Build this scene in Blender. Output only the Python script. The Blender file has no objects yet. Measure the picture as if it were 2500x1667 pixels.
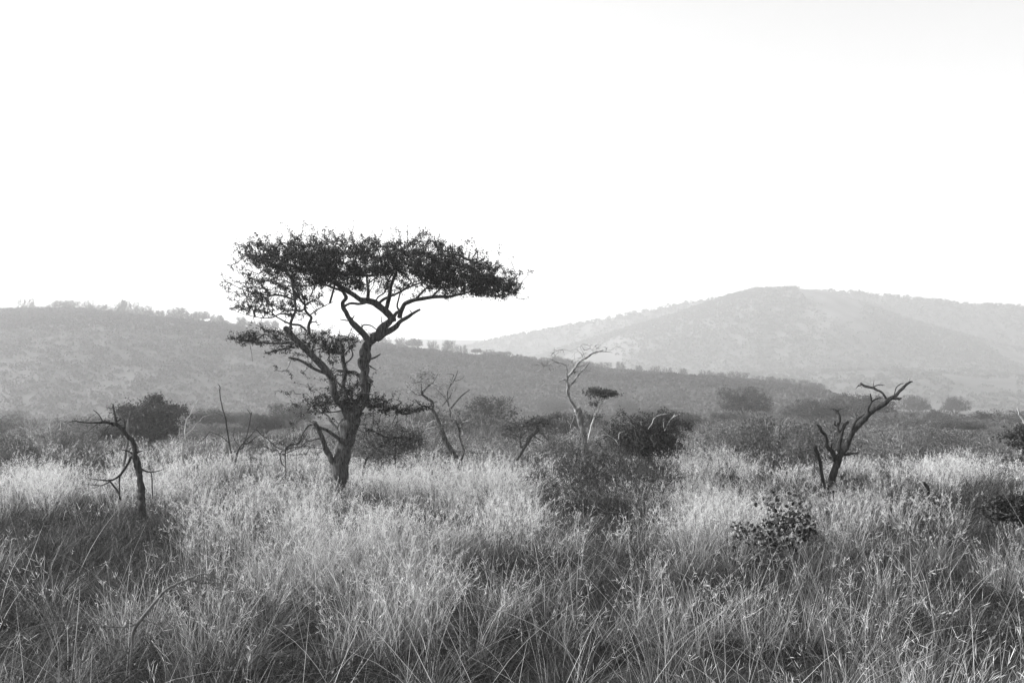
import bpy, math, random
import numpy as np
from mathutils import Vector

SEED = 11
rng = np.random.default_rng(SEED)
random.seed(SEED)
scene = bpy.context.scene
C = scene.collection

# ----------------------------------------------------------------------------- camera model
F = 2778.0            # focal length in pixels of a 2500 px wide frame (40 mm on 36 mm)
HY = 965.0            # row of the true horizon
CZ = 2.4              # eye height above the grassland

def at(px, py, Y):
    return np.array([(px - 1250.0) / F * Y, Y, CZ - (py - HY) / F * Y])

_gy = np.array([-50, 0, 45, 60, 100, 160, 240, 330, 450, 700, 1200, 9000.])
_gz = np.array([0, 0, 0, -.3, -1.2, -2.8, -4.5, -6, -7, -8, -9, -9.])

def lattice(ix, iy, seed):
    h = (ix * 374761393 + iy * 668265263 + seed * 974634777) & 0x7fffffff
    h = ((h ^ (h >> 13)) * 1274126177) & 0x7fffffff
    return ((h ^ (h >> 16)) & 0xffff) / 65535.0

def vnoise(x, y, seed=0):
    x = np.asarray(x, float); y = np.asarray(y, float)
    ix = np.floor(x).astype(np.int64); iy = np.floor(y).astype(np.int64)
    fx = x - ix; fy = y - iy
    fx = fx * fx * (3 - 2 * fx); fy = fy * fy * (3 - 2 * fy)
    a = lattice(ix, iy, seed); b = lattice(ix + 1, iy, seed)
    c = lattice(ix, iy + 1, seed); d = lattice(ix + 1, iy + 1, seed)
    return (a * (1 - fx) + b * fx) * (1 - fy) + (c * (1 - fx) + d * fx) * fy

def fbm(x, y, seed=0, oct=3):
    s = 0; a = .5; t = 0
    for i in range(oct):
        s = s + a * vnoise(x * 2 ** i, y * 2 ** i, seed + i * 17); t += a; a *= .5
    return s / t

def ground_z(X, Y):
    X = np.asarray(X, float); Y = np.asarray(Y, float)
    amp = np.interp(Y, [0, 30, 60, 200, 600], [.12, .16, .25, .6, 1.2])
    return np.interp(Y, _gy, _gz) + (fbm(X * .07 + 9, Y * .07 + 3, 5) - .5) * 2 * amp

# ----------------------------------------------------------------------------- materials
def new_mat(name):
    m = bpy.data.materials.new(name); m.use_nodes = True
    nt = m.node_tree; nt.nodes.clear()
    return m, nt, nt.nodes, nt.links

def grey_ramp(nt, lo, hi, p0=.3, p1=.7):
    r = nt.nodes.new('ShaderNodeValToRGB')
    r.color_ramp.elements[0].position = p0; r.color_ramp.elements[0].color = (lo, lo, lo, 1)
    r.color_ramp.elements[1].position = p1; r.color_ramp.elements[1].color = (hi, hi, hi, 1)
    return r

def mat_bark(name, lo, hi, scale=14, stretch=.22, bump=.5, rough=.9):
    m, nt, N, L = new_mat(name)
    tc = N.new('ShaderNodeTexCoord'); mp = N.new('ShaderNodeMapping')
    mp.inputs['Scale'].default_value = (scale, scale, scale * stretch)
    L.new(tc.outputs['Object'], mp.inputs['Vector'])
    nz = N.new('ShaderNodeTexNoise'); nz.inputs['Scale'].default_value = 1.0; nz.inputs['Detail'].default_value = 6
    nz.inputs['Roughness'].default_value = .7
    L.new(mp.outputs[0], nz.inputs['Vector'])
    r = grey_ramp(nt, lo, hi, .36, .68); L.new(nz.outputs['Fac'], r.inputs[0])
    b = N.new('ShaderNodeBsdfPrincipled'); b.inputs['Roughness'].default_value = rough
    b.inputs['Specular IOR Level'].default_value = .2
    L.new(r.outputs[0], b.inputs['Base Color'])
    bp = N.new('ShaderNodeBump'); bp.inputs['Strength'].default_value = bump; bp.inputs['Distance'].default_value = .03
    L.new(nz.outputs['Fac'], bp.inputs['Height']); L.new(bp.outputs[0], b.inputs['Normal'])
    o = N.new('ShaderNodeOutputMaterial'); L.new(b.outputs[0], o.inputs[0])
    return m

def mat_leaf(name, gain=1.0, trans=.35, rough=.6, spec=.25):
    """tone attribute = the leaf's own grey; part of the light passes through the blade"""
    m, nt, N, L = new_mat(name)
    a = N.new('ShaderNodeAttribute'); a.attribute_name = 'tone'
    oi = N.new('ShaderNodeObjectInfo')
    mr = N.new('ShaderNodeMapRange'); mr.inputs['To Min'].default_value = .8 * gain; mr.inputs['To Max'].default_value = 1.2 * gain
    L.new(oi.outputs['Random'], mr.inputs['Value'])
    mu = N.new('ShaderNodeMath'); mu.operation = 'MULTIPLY'
    L.new(a.outputs['Fac'], mu.inputs[0]); L.new(mr.outputs[0], mu.inputs[1])
    cb = N.new('ShaderNodeCombineColor')
    for k in range(3): L.new(mu.outputs[0], cb.inputs[k])
    p = N.new('ShaderNodeBsdfPrincipled'); p.inputs['Roughness'].default_value = rough
    p.inputs['Specular IOR Level'].default_value = spec
    L.new(cb.outputs[0], p.inputs['Base Color'])
    t = N.new('ShaderNodeBsdfTranslucent'); L.new(cb.outputs[0], t.inputs['Color'])
    mx = N.new('ShaderNodeMixShader'); mx.inputs[0].default_value = trans
    L.new(p.outputs[0], mx.inputs[1]); L.new(t.outputs[0], mx.inputs[2])
    o = N.new('ShaderNodeOutputMaterial'); L.new(mx.outputs[0], o.inputs[0])
    return m

def mat_ground(name, lo, hi, scale, detail=8, bump=0, dist=1):
    m, nt, N, L = new_mat(name)
    tc = N.new('ShaderNodeTexCoord')
    nz = N.new('ShaderNodeTexNoise'); nz.inputs['Scale'].default_value = scale; nz.inputs['Detail'].default_value = detail
    nz.inputs['Roughness'].default_value = .65
    L.new(tc.outputs['Object'], nz.inputs['Vector'])
    r = grey_ramp(nt, lo, hi, .35, .65); L.new(nz.outputs['Fac'], r.inputs[0])
    b = N.new('ShaderNodeBsdfDiffuse'); L.new(r.outputs[0], b.inputs['Color'])
    if bump:
        bp = N.new('ShaderNodeBump'); bp.inputs['Strength'].default_value = bump; bp.inputs['Distance'].default_value = dist
        L.new(nz.outputs['Fac'], bp.inputs['Height']); L.new(bp.outputs[0], b.inputs['Normal'])
    o = N.new('ShaderNodeOutputMaterial'); L.new(b.outputs[0], o.inputs[0])
    return m

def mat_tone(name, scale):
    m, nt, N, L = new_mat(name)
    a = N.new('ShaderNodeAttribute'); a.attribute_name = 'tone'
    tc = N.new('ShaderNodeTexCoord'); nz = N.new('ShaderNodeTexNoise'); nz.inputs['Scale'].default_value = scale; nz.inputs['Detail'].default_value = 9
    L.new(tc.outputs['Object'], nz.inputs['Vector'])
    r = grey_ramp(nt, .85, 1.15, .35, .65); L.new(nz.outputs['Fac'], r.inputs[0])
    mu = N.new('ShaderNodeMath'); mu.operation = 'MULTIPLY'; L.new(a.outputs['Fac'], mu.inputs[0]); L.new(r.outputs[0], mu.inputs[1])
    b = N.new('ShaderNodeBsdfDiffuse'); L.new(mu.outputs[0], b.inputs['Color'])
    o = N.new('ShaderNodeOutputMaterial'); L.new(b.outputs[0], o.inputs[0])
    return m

M = {
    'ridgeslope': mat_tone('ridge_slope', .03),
    'bark':   mat_bark('rough_bark', .008, .15, 30, .16, 1.0),
    'black':  mat_bark('charred_wood', .006, .06, 24, .16, 1.0),
    'greywood': mat_bark('weathered_wood', .05, .26, 20, .2, .6),
    'pale':   mat_bark('bleached_wood', .16, .62, 12, .35, .4),
    'mottled': mat_bark('mottled_bark', .06, .50, 10, .4, .5),
    'twig':   mat_bark('twig_bark', .04, .14, 20, .5, .2),
    'paletwig': mat_bark('pale_twig_bark', .2, .5, 20, .5, .2),
    'thorn':  mat_bark('white_thorn', .6, .75, 20, .5, .1),
    'leaf':   mat_leaf('small_leaf', 1.0, .25),
    'farleaf': mat_leaf('far_leaf', 1.0, .15, 1.0, 0.0),
    'waxleaf': mat_leaf('waxy_leaf', 1.0, .08, .42, .35),
    'grass':  mat_leaf('dry_grass', 1.0, .38, .55, .3),
    'soil':   mat_ground('soil_and_litter', .012, .05, .9, 8, .4, .05),
    'slope':  mat_ground('dry_slope', .06, .105, .03, 9),
    'farslope': mat_ground('far_dry_slope', .05, .15, .03, 10),
}

# ----------------------------------------------------------------------------- mesh builder
class MB:
    def __init__(s): s.v = []; s.q = []; s.t = []; s.tone = []; s.n = 0
    def add(s, v, quads=None, tris=None, tone=0.1):
        v = np.asarray(v, np.float32).reshape(-1, 3)
        if quads is not None and len(quads): s.q.append(np.asarray(quads, np.int32).reshape(-1, 4) + s.n)
        if tris is not None and len(tris): s.t.append(np.asarray(tris, np.int32).reshape(-1, 3) + s.n)
        s.tone.append(np.broadcast_to(np.asarray(tone, np.float32), (len(v),)))
        s.v.append(v); s.n += len(v)
    def empty(s): return s.n == 0
    def mesh(s, name, mat, smooth=False, origin=(0, 0, 0)):
        v = np.concatenate(s.v) - np.asarray(origin, np.float32)
        q = np.concatenate(s.q) if s.q else np.zeros((0, 4), np.int32)
        t = np.concatenate(s.t) if s.t else np.zeros((0, 3), np.int32)
        me = bpy.data.meshes.new(name)
        me.vertices.add(len(v)); me.vertices.foreach_set('co', v.ravel())
        loops = np.concatenate([q.ravel(), t.ravel()]).astype(np.int32)
        me.loops.add(len(loops)); me.loops.foreach_set('vertex_index', loops)
        tot = np.concatenate([np.full(len(q), 4, np.int32), np.full(len(t), 3, np.int32)])
        st = np.concatenate([[0], np.cumsum(tot)[:-1]]).astype(np.int32)
        me.polygons.add(len(tot)); me.polygons.foreach_set('loop_start', st)
        if smooth: me.polygons.foreach_set('use_smooth', np.ones(len(tot), bool))
        me.update(calc_edges=True)
        a = me.attributes.new('tone', 'FLOAT', 'POINT'); a.data.foreach_set('value', np.concatenate(s.tone).astype(np.float32))
        me.materials.append(mat)
        return me
    def build(s, name, mat, parent=None, smooth=False, origin=(0, 0, 0)):
        o = bpy.data.objects.new(name, s.mesh(name, mat, smooth, origin)); C.objects.link(o)
        if parent is None: o.location = origin
        else: o.parent = parent
        return o

def tag(o, label=None, cat=None, group=None, kind=None):
    if label: o['label'] = label
    if cat: o['category'] = cat
    if group: o['group'] = group
    if kind: o['kind'] = kind
    return o

def empty(name, loc, label, cat, group=None):
    e = bpy.data.objects.new(name, None); e.empty_display_size = .3; C.objects.link(e)
    e.location = tuple(float(k) for k in loc)
    return tag(e, label, cat, group)

def copy_tree(root, loc, rz, sc, label, group):
    r = root.copy(); C.objects.link(r)
    r.location = tuple(float(k) for k in loc); r.rotation_euler = (0, 0, rz); r.scale = sc
    r['label'] = label
    if group: r['group'] = group
    for ch in root.children:
        c = ch.copy(); C.objects.link(c); c.parent = r
    return r

# ----------------------------------------------------------------------------- tubes, limbs, twigs
def norm(a): return a / (np.linalg.norm(a, axis=-1, keepdims=True) + 1e-9)

def tube(mb, P, R, sides=6, rough=0.0, tone=.1):
    P = np.asarray(P, float); R = np.asarray(R, float); n = len(P)
    if n < 2: return
    T = np.empty_like(P); T[1:-1] = P[2:] - P[:-2]; T[0] = P[1] - P[0]; T[-1] = P[-1] - P[-2]; T = norm(T)
    ref = np.array([0, 0, 1.]) if abs(T[0][2]) < .8 else np.array([1., .2, 0])
    U = np.empty_like(P); u = np.cross(T[0], ref); u /= np.linalg.norm(u) + 1e-9
    for i in range(n):
        u = u - T[i] * (u @ T[i]); u = u / (np.linalg.norm(u) + 1e-9); U[i] = u
    V = np.cross(T, U)
    ang = np.arange(sides) / sides * 2 * math.pi
    rad = R[:, None] * np.ones((1, sides))
    if rough > 0:
        k = rng.integers(2, 5); ph = rng.uniform(0, 6.28)
        lobes = np.sin(ang[None] * k + ph + np.cumsum(rng.normal(0, .15, n))[:, None])
        nz_ = rng.normal(0, 1, (n, sides))
        if n > 4: nz_[1:-1] = (nz_[:-2] + 2 * nz_[1:-1] + nz_[2:]) / 2.4
        rad = rad * (1 + rough * lobes + rough * .55 * nz_)
    ring = P[:, None] + rad[..., None] * (np.cos(ang)[None, :, None] * U[:, None] + np.sin(ang)[None, :, None] * V[:, None])
    v = np.concatenate([ring.reshape(-1, 3), P[-1:] + T[-1:] * R[-1] * .6, P[:1]])
    i = np.arange(n - 1)[:, None] * sides; j = np.arange(sides)[None]; jn = (j + 1) % sides
    q = np.stack([i + j, i + jn, i + sides + jn, i + sides + j], -1).reshape(-1, 4)
    b = (n - 1) * sides; jj = np.arange(sides); jn = (jj + 1) % sides
    t = np.concatenate([np.stack([b + jj, b + jn, np.full(sides, n * sides)], -1),
                        np.stack([jn, jj, np.full(sides, n * sides + 1)], -1)])
    mb.add(v, q, t, tone)

def catmull(P, k):
    P = np.asarray(P, float)
    if len(P) < 3:
        t = np.linspace(0, 1, k * (len(P) - 1) + 1)[:, None]
        return P[0] * (1 - t) + P[-1] * t
    Q = np.vstack([2 * P[0] - P[1], P, 2 * P[-1] - P[-2]]); out = []
    for i in range(1, len(Q) - 2):
        for t in np.arange(k) / k:
            a, b, c, d = Q[i - 1], Q[i], Q[i + 1], Q[i + 2]
            out.append(.5 * (2 * b + (c - a) * t + (2 * a - 5 * b + 4 * c - d) * t * t + (3 * b - a - 3 * c + d) * t ** 3))
    out.append(P[-1])
    return np.array(out)

class Limbs:
    """a skeleton of limbs measured on the photograph, standing at depth Y0; each limb bends in depth by itself"""
    def __init__(s, ox, oy, sc, Y0, bend=.28, gap=26):
        s.ox, s.oy, s.sc, s.Y0, s.bend, s.gap = ox, oy, sc, Y0, bend, gap
        s.scr = np.zeros((0, 3)); s.pts = np.zeros((0, 3)); s.rad = np.zeros(0); s.chains = []
    def add(s, pts, end=None, sub=None):
        d = None; rows = []
        for p in pts:
            d = p[2] if len(p) > 2 else (6 if d is None else max(3, d * .85))
            rows.append((p[0], p[1], d))
        A = catmull(rows, sub or 4)
        L = np.concatenate([[0], np.cumsum(np.linalg.norm(np.diff(A[:, :2], axis=0), axis=1))])
        m = s.sc / F * s.Y0
        o0 = 0.0
        if len(s.scr):
            dd = np.hypot(s.scr[:, 0] - A[0, 0], s.scr[:, 1] - A[0, 1]); k = dd.argmin()
            if dd[k] < s.gap * 2: o0 = s.scr[k, 2]
        o1 = end if end is not None else o0 + rng.uniform(-1, 1) * s.bend * L[-1] * m
        t = (L / L[-1])
        off = o0 + (o1 - o0) * t ** 1.2 + rng.normal(0, .01, len(A)) * 0
        s.scr = np.vstack([s.scr, np.column_stack([A[:, 0], A[:, 1], off])])
        W = np.array([at(s.ox + a[0] * s.sc, s.oy + a[1] * s.sc, s.Y0) for a in A])
        W[:, 1] += off
        R = np.maximum(A[:, 2], 1.5) * m * .5
        s.chains.append((W, R)); s.pts = np.vstack([s.pts, W]); s.rad = np.concatenate([s.rad, R])
    def to_ground(s, px, py, d, sink=.12):
        """carry the stem from its lowest drawn point down into the soil"""
        W, R = s.chains[0]
        p = W[0].copy(); g = float(ground_z(p[0], p[1])) - sink
        if p[2] > g:
            dirv = W[0] - W[2]; dirv = dirv / (abs(dirv[2]) + 1e-6)
            k = p[2] - g
            ts = np.linspace(1, 0, 5)[:-1][:, None]
            extra = p + ts * np.array([dirv[0] * k * .6, 0, -k])
            s.chains[0] = (np.vstack([extra, W]), np.concatenate([R[0] * (1 + .25 * ts[:, 0]), R]))
    def emit(s, mb, rough=.08):
        for W, R in s.chains:
            r = R.max(); sides = 12 if r > .06 else (8 if r > .025 else 5)
            jit = rng.normal(0, 1, W.shape) * R[:, None] * .20
            jit[1:-1] = (jit[:-2] + 2 * jit[1:-1] + jit[2:]) / 4
            tube(mb, W + jit, R, sides, rough if r > .02 else 0)
    def base(s): 
        p = s.chains[0][0][0]; return np.array([p[0], p[1], float(ground_z(p[0], p[1]))])

def grow(seeds, targets, bf=.35, seed_len=None):
    """join scattered points into one branching tree (shortest links, balanced by the length of the way back)"""
    ns, nt = len(seeds), len(targets)
    pos = np.vstack([seeds, targets]); parent = np.full(ns + nt, -1)
    plen = np.zeros(ns + nt)
    if seed_len is not None: plen[:ns] = seed_len
    T = targets
    D = np.linalg.norm(T[:, None] - seeds[None], axis=2) if ns * nt < 4e6 else None
    if D is not None:
        cost = D + bf * plen[:ns][None] * .0; near = cost.argmin(1); best = cost[np.arange(nt), near]
    else:
        best = np.full(nt, 1e9); near = np.zeros(nt, int)
        for i in range(ns):
            d = np.linalg.norm(T - seeds[i], axis=1); k = d < best; best[k] = d[k]; near[k] = i
    alive = np.ones(nt, bool); order = []
    b = best.copy()
    for _ in range(nt):
        i = int(b.argmin()); b[i] = 1e9; alive[i] = False
        p = near[i]; parent[ns + i] = p
        plen[ns + i] = plen[p] + np.linalg.norm(T[i] - pos[p]); order.append(ns + i)
        c = np.linalg.norm(T - T[i], axis=1) + bf * plen[ns + i]
        k = alive & (c < best)
        best[k] = c[k]; near[k] = ns + i; b[k] = c[k]
    return pos, parent, order, plen

def twigs(mb, pos, parent, order, ns, r0, rmax, sides=3, wob=.12, expo=.5, thin=1.0):
    n = len(pos); tips = np.zeros(n); child = [[] for _ in range(n)]
    for i in order: child[parent[i]].append(i)
    for i in reversed(order):
        if not child[i]: tips[i] = 1
        tips[parent[i]] += tips[i]
    rad = np.minimum(r0 * np.maximum(tips, 1) ** expo, rmax)
    starts = [(s, c) for s in range(ns) for c in child[s]]
    while starts:
        a, c = starts.pop()
        ch = [a, c]
        while child[c]:
            k = sorted(child[c], key=lambda z: -tips[z])
            for z in k[1:]: starts.append((c, z))
            c = k[0]; ch.append(c)
        P = pos[ch]; R = rad[ch].copy(); R[0] = R[1]; R[-1] *= .5
        seg = np.linalg.norm(np.diff(P, axis=0), axis=1).mean()
        if len(P) > 2: P = catmull(P, 2); R = np.interp(np.linspace(0, 1, len(P)), np.linspace(0, 1, len(R)), R)
        P = P.copy(); P[1:] += rng.normal(0, 1, P[1:].shape) * seg * wob * .5
        tube(mb, P, R * thin, 5 if R.max() > .02 else sides)
    return tips, rad

def leaf_quads(mb, centers, size, tone_lo, tone_hi, aspect=2.2, flat=0.0, up=None):
    n = len(centers)
    if n == 0: return
    d = rng.normal(0, 1, (n, 3)); d[:, 2] *= (1 - flat)
    if up is not None: d[:, 2] += up
    d = norm(d)
    e = norm(np.cross(d, rng.normal(0, 1, (n, 3))))
    s = size * rng.uniform(.55, 1.35, n)[:, None]
    c = np.asarray(centers)
    v = np.stack([c - d * s * .5, c + e * s * .5 / aspect, c + d * s * .5, c - e * s * .5 / aspect], 1)
    q = np.arange(n * 4).reshape(-1, 4)
    tone = np.repeat(rng.uniform(tone_lo, tone_hi, n), 4)
    mb.add(v.reshape(-1, 3), q, None, tone)

def leaves_on(mb, pos, parent, order, tips, maxtips, per, spread, size, lo, hi, aspect=2.2, up=None, keep=None, rng_i=(0, 10 ** 9)):
    idx = np.array([i for i in order if tips[i] <= maxtips and rng_i[0] <= i < rng_i[1]])
    if keep is not None: idx = idx[keep(pos[idx])]
    if len(idx) == 0: return
    k = np.repeat(idx, per); t = rng.uniform(0, 1, len(k))[:, None]
    c = pos[k] * (1 - t) + pos[parent[k]] * t + rng.normal(0, spread, (len(k), 3))
    leaf_quads(mb, c, size, lo, hi, aspect, up=up)

# ----------------------------------------------------------------------------- ground and hills
def sheet(name, us, ys, zf, mat, label):
    U, Yg = np.meshgrid(us, ys); X = U * Yg
    Z = zf(U, X, Yg)
    v = np.stack([X, Yg, Z], -1).reshape(-1, 3)
    ny, nx = len(ys), len(us)
    i = np.arange(ny - 1)[:, None] * nx; j = np.arange(nx - 1)[None]
    q = np.stack([i + j, i + j + 1, i + nx + j + 1, i + nx + j], -1).reshape(-1, 4)
    mb = MB(); mb.add(v, q)
    o = mb.build(name, mat, smooth=True)
    return tag(o, label, None, None, 'structure')

# ground: one sheet to the horizon
xs = np.concatenate([-np.geomspace(6000, 40, 40), np.linspace(-36, 36, 90), np.geomspace(40, 6000, 40)])
ysg = np.concatenate([np.linspace(-40, 90, 120), np.geomspace(92, 4600, 90)])
Xg, Yg_ = np.meshgrid(xs, ysg)
mb = MB()
nx, ny = len(xs), len(ysg)
ii = np.arange(ny - 1)[:, None] * nx; jj = np.arange(nx - 1)[None]
mb.add(np.stack([Xg, Yg_, ground_z(Xg, Yg_)], -1).reshape(-1, 3),
       np.stack([ii + jj, ii + jj + 1, ii + nx + jj + 1, ii + nx + jj], -1).reshape(-1, 4))
tag(mb.build('ground', M['soil'], smooth=True), 'dry savanna ground under the grass and scrub', kind='structure')

class Hill:
    def __init__(s, pxs, pys, Yc, foot, back, base, rough, seed, pxY=None):
        s.px, s.py, s.foot, s.back, s.base, s.rough, s.seed = pxs, pys, foot, back, base, rough, seed
        s.Yc = Yc; s.pxY = pxY; s.fold = .16
    def crestY(s, u):
        px = 1250 + u * F
        return np.interp(px, s.pxY, s.Yc) if s.pxY is not None else np.full(np.shape(u), float(s.Yc))
    def z(s, u, Y):
        px = 1250 + u * F
        yc = s.crestY(u); top = CZ - (np.interp(px, s.px, s.py) - HY) / F * yc
        t = Y / yc
        up = np.clip((t - s.foot) / (1 - s.foot), 0, 1); dn = np.clip((s.back - t) / (s.back - 1), 0, 1)
        prof = np.where(t <= 1, np.sin(up * math.pi / 2) ** 1.15, np.cos((1 - dn) * math.pi / 2) ** 1.0)
        X = u * Y
        k = s.rough
        nz = (fbm(X / k, Y / k, s.seed, 4) - .5) * k * s.fold * np.clip(up * (1 - up) * 4, 0, 1)
        return s.base + (top - s.base) * prof + nz * np.where(t <= 1, 1, 0)

near = Hill([-1200, -300, 0, 150, 300, 450, 620, 720, 860, 950, 1150, 1300, 1500, 1700, 1900, 2000, 2080, 2180, 2400, 3700],
            [763, 767, 773, 773, 776, 790, 818, 836, 844, 851, 880, 892, 910, 926, 946, 962, 985, 1015, 1040, 1045],
            [640, 640, 620, 570, 520, 480, 470, 470], .56, 1.5, -7.5, 60, 31, [-1200, 0, 600, 1200, 1600, 1900, 2080, 3700])
foothill = Hill([-1200, 900, 1250, 1500, 1700, 1900, 2050, 2200, 2320, 2450, 2600, 3700],
                [1000, 1000, 965, 935, 922, 908, 903, 896, 900, 915, 925, 930], 1120, .66, 1.2, -10, 80, 41)
hillA = Hill([-1200, 600, 1000, 1250, 1400, 1500, 1600, 1700, 1780, 1850, 1950, 2030, 2100, 2200, 2300, 2400, 2500, 2700, 3700],
             [990, 990, 960, 892, 845, 815, 785, 752, 724, 708, 706, 714, 738, 775, 806, 832, 856, 900, 960], 1320, .80, 1.15, -12, 140, 51)
hillB = Hill([-1200, 700, 1100, 1220, 1300, 1400, 1550, 1700, 1800, 2000, 2100, 2200, 2350, 2500, 2800, 3700],
             [960, 940, 860, 832, 816, 795, 765, 736, 724, 710, 716, 728, 742, 748, 770, 840], 1480, .92, 1.12, -14, 180, 61)
hillC = Hill([-1200, 0, 600, 900, 950, 1050, 1200, 1300, 1600, 3700],
             [850, 850, 846, 834, 829, 828, 831, 834, 845, 870], 1640, .93, 1.15, -16, 220, 71)
hillA.fold = .22; hillB.fold = .18
us = np.linspace(-.95, .95, 260)
def hill_sheet(h, name, mat, label, rows=70, tone=None):
    ts = np.concatenate([np.linspace(h.foot - .02, 1, rows), np.linspace(1.01, h.back + .02, 14)])
    U, Tt = np.meshgrid(us, ts); Y = Tt * h.crestY(U); X = U * Y
    v = np.stack([X, Y, h.z(U, Y) - np.where((Tt < h.foot) | (Tt > h.back), 6, 0)], -1).reshape(-1, 3)
    nx, ny = len(us), len(ts)
    i = np.arange(ny - 1)[:, None] * nx; j = np.arange(nx - 1)[None]
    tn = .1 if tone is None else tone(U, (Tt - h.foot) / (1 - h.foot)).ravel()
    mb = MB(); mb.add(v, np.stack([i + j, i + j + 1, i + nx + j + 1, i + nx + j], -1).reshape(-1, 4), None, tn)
    return tag(mb.build(name, mat, smooth=True), label, kind='structure')
def painted_mist(U, t):
    """valley mist painted as a paler slope tone low on the broad end of the ridge"""
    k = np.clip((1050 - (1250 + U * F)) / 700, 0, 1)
    return .072 + .035 * k * np.clip(1.15 - t * 1.5, 0, 1)  # paler foot of the slope stands in for mist lying in the valley
hill_sheet(near, 'wooded_ridge_hill', M['ridgeslope'], 'long wooded ridge sloping down behind the flat-topped acacia', tone=painted_mist)
hill_sheet(foothill, 'foothill', M['slope'], 'low bushy foothill in the misty valley beneath the round hill')
hill_sheet(hillA, 'round_hill', M['farslope'], 'big round hazy hill speckled with bush')
hill_sheet(hillB, 'far_ridge_hill', M['farslope'], 'smooth paler ridge running behind the round hill')
hill_sheet(hillC, 'distant_ridge_hill', M['farslope'], 'palest thin ridge on the horizon between the hills')

def scatter_bush(h, n, t0, t1, name, label, rad, quads, size, u0=-.62, u1=.62, lo=.03, hi=.07, thresh=.35, nscale=40, thin=0.0):
    """far woodland that reads as one mass: many ragged crowns of leaf clumps"""
    u = rng.uniform(u0, u1, n * 2); t = rng.uniform(t0, t1, n * 2); Y = t * h.crestY(u); X = u * Y
    dens = fbm(X / nscale, Y / nscale * .6, h.seed + 5, 3)
    k = dens + rng.uniform(-.12, .12, len(u)) > thresh
    if thin: k = rng.random(len(u)) < (1 - thin * (1 - (t - t0) / (t1 - t0))) * (.45 + .9 * dens)
    u, Y, X = u[k][:n], Y[k][:n], X[k][:n]; z = h.z(u, Y)
    R = rad * rng.uniform(.6, 1.5, len(u))
    kk = np.repeat(np.arange(len(u)), quads)
    d = rng.normal(0, 1, (len(kk), 3)); d = norm(d) * rng.uniform(.5, 1, (len(kk), 1)) ** .5
    d[:, 2] = np.abs(d[:, 2]) * .75
    c = np.stack([X[kk], Y[kk], z[kk]], -1) + d * R[kk][:, None] + np.array([0, 0, .15 * rad])
    mb = MB()
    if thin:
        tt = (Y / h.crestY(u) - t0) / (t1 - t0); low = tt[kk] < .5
        leaf_quads(mb, c[low], size * .85, lo + .02, hi + .035, 1.3); leaf_quads(mb, c[~low], size, lo, hi, 1.3)  # lower crowns coloured paler to go with the mist painted on the slope
    else: leaf_quads(mb, c, size, lo, hi, 1.3)
    return tag(mb.build(name, M['farleaf']), label, kind='stuff')

scatter_bush(near, 15000, .57, 1.0, 'ridge_woodland', 'hazy thorn woodland covering the long ridge', 2.0, 22, 1.1, thin=.5, nscale=38)
scatter_bush(foothill, 2600, .68, 1.0, 'foothill_woodland', 'speckled bush covering the misty foothill', 3.0, 16, 2.2, -.2, .62, thresh=.42)
scatter_bush(hillA, 10000, .81, 1.0, 'round_hill_woodland', 'fine speckled bush covering the round hill', 3.0, 9, 2.6, -.1, .62, thresh=.42, nscale=90)
scatter_bush(hillB, 4200, .93, 1.0, 'far_ridge_woodland', 'thin bush along the far smooth ridge', 3.6, 7, 3.4, -.1, .62, thresh=.3, nscale=90)

# ----------------------------------------------------------------------------- plant kinds that repeat
def dome_points(n, rx, rz0, rz1, hollow=.3, power=.5, lobes=0, seed=0):
    out = []
    r_ = np.random.default_rng(seed)
    ph = r_.uniform(0, 6.28, 6); am = r_.uniform(.08, .22, 6)
    while len(out) < n:
        p = r_.uniform(-1, 1, 3); p[2] = abs(p[2])
        a = math.atan2(p[1], p[0])
        lim = 1 + lobes * sum(am[k] * math.sin((k + 2) * a + ph[k] + 2 * p[2]) for k in range(4))
        d = math.sqrt(p[0] ** 2 + p[1] ** 2 + p[2] ** 2) / lim
        if d < 1 and d > hollow * r_.random() ** .5:
            out.append((p[0] * rx, p[1] * rx, rz0 + p[2] * (rz1 - rz0)))
    return np.array(out)

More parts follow.
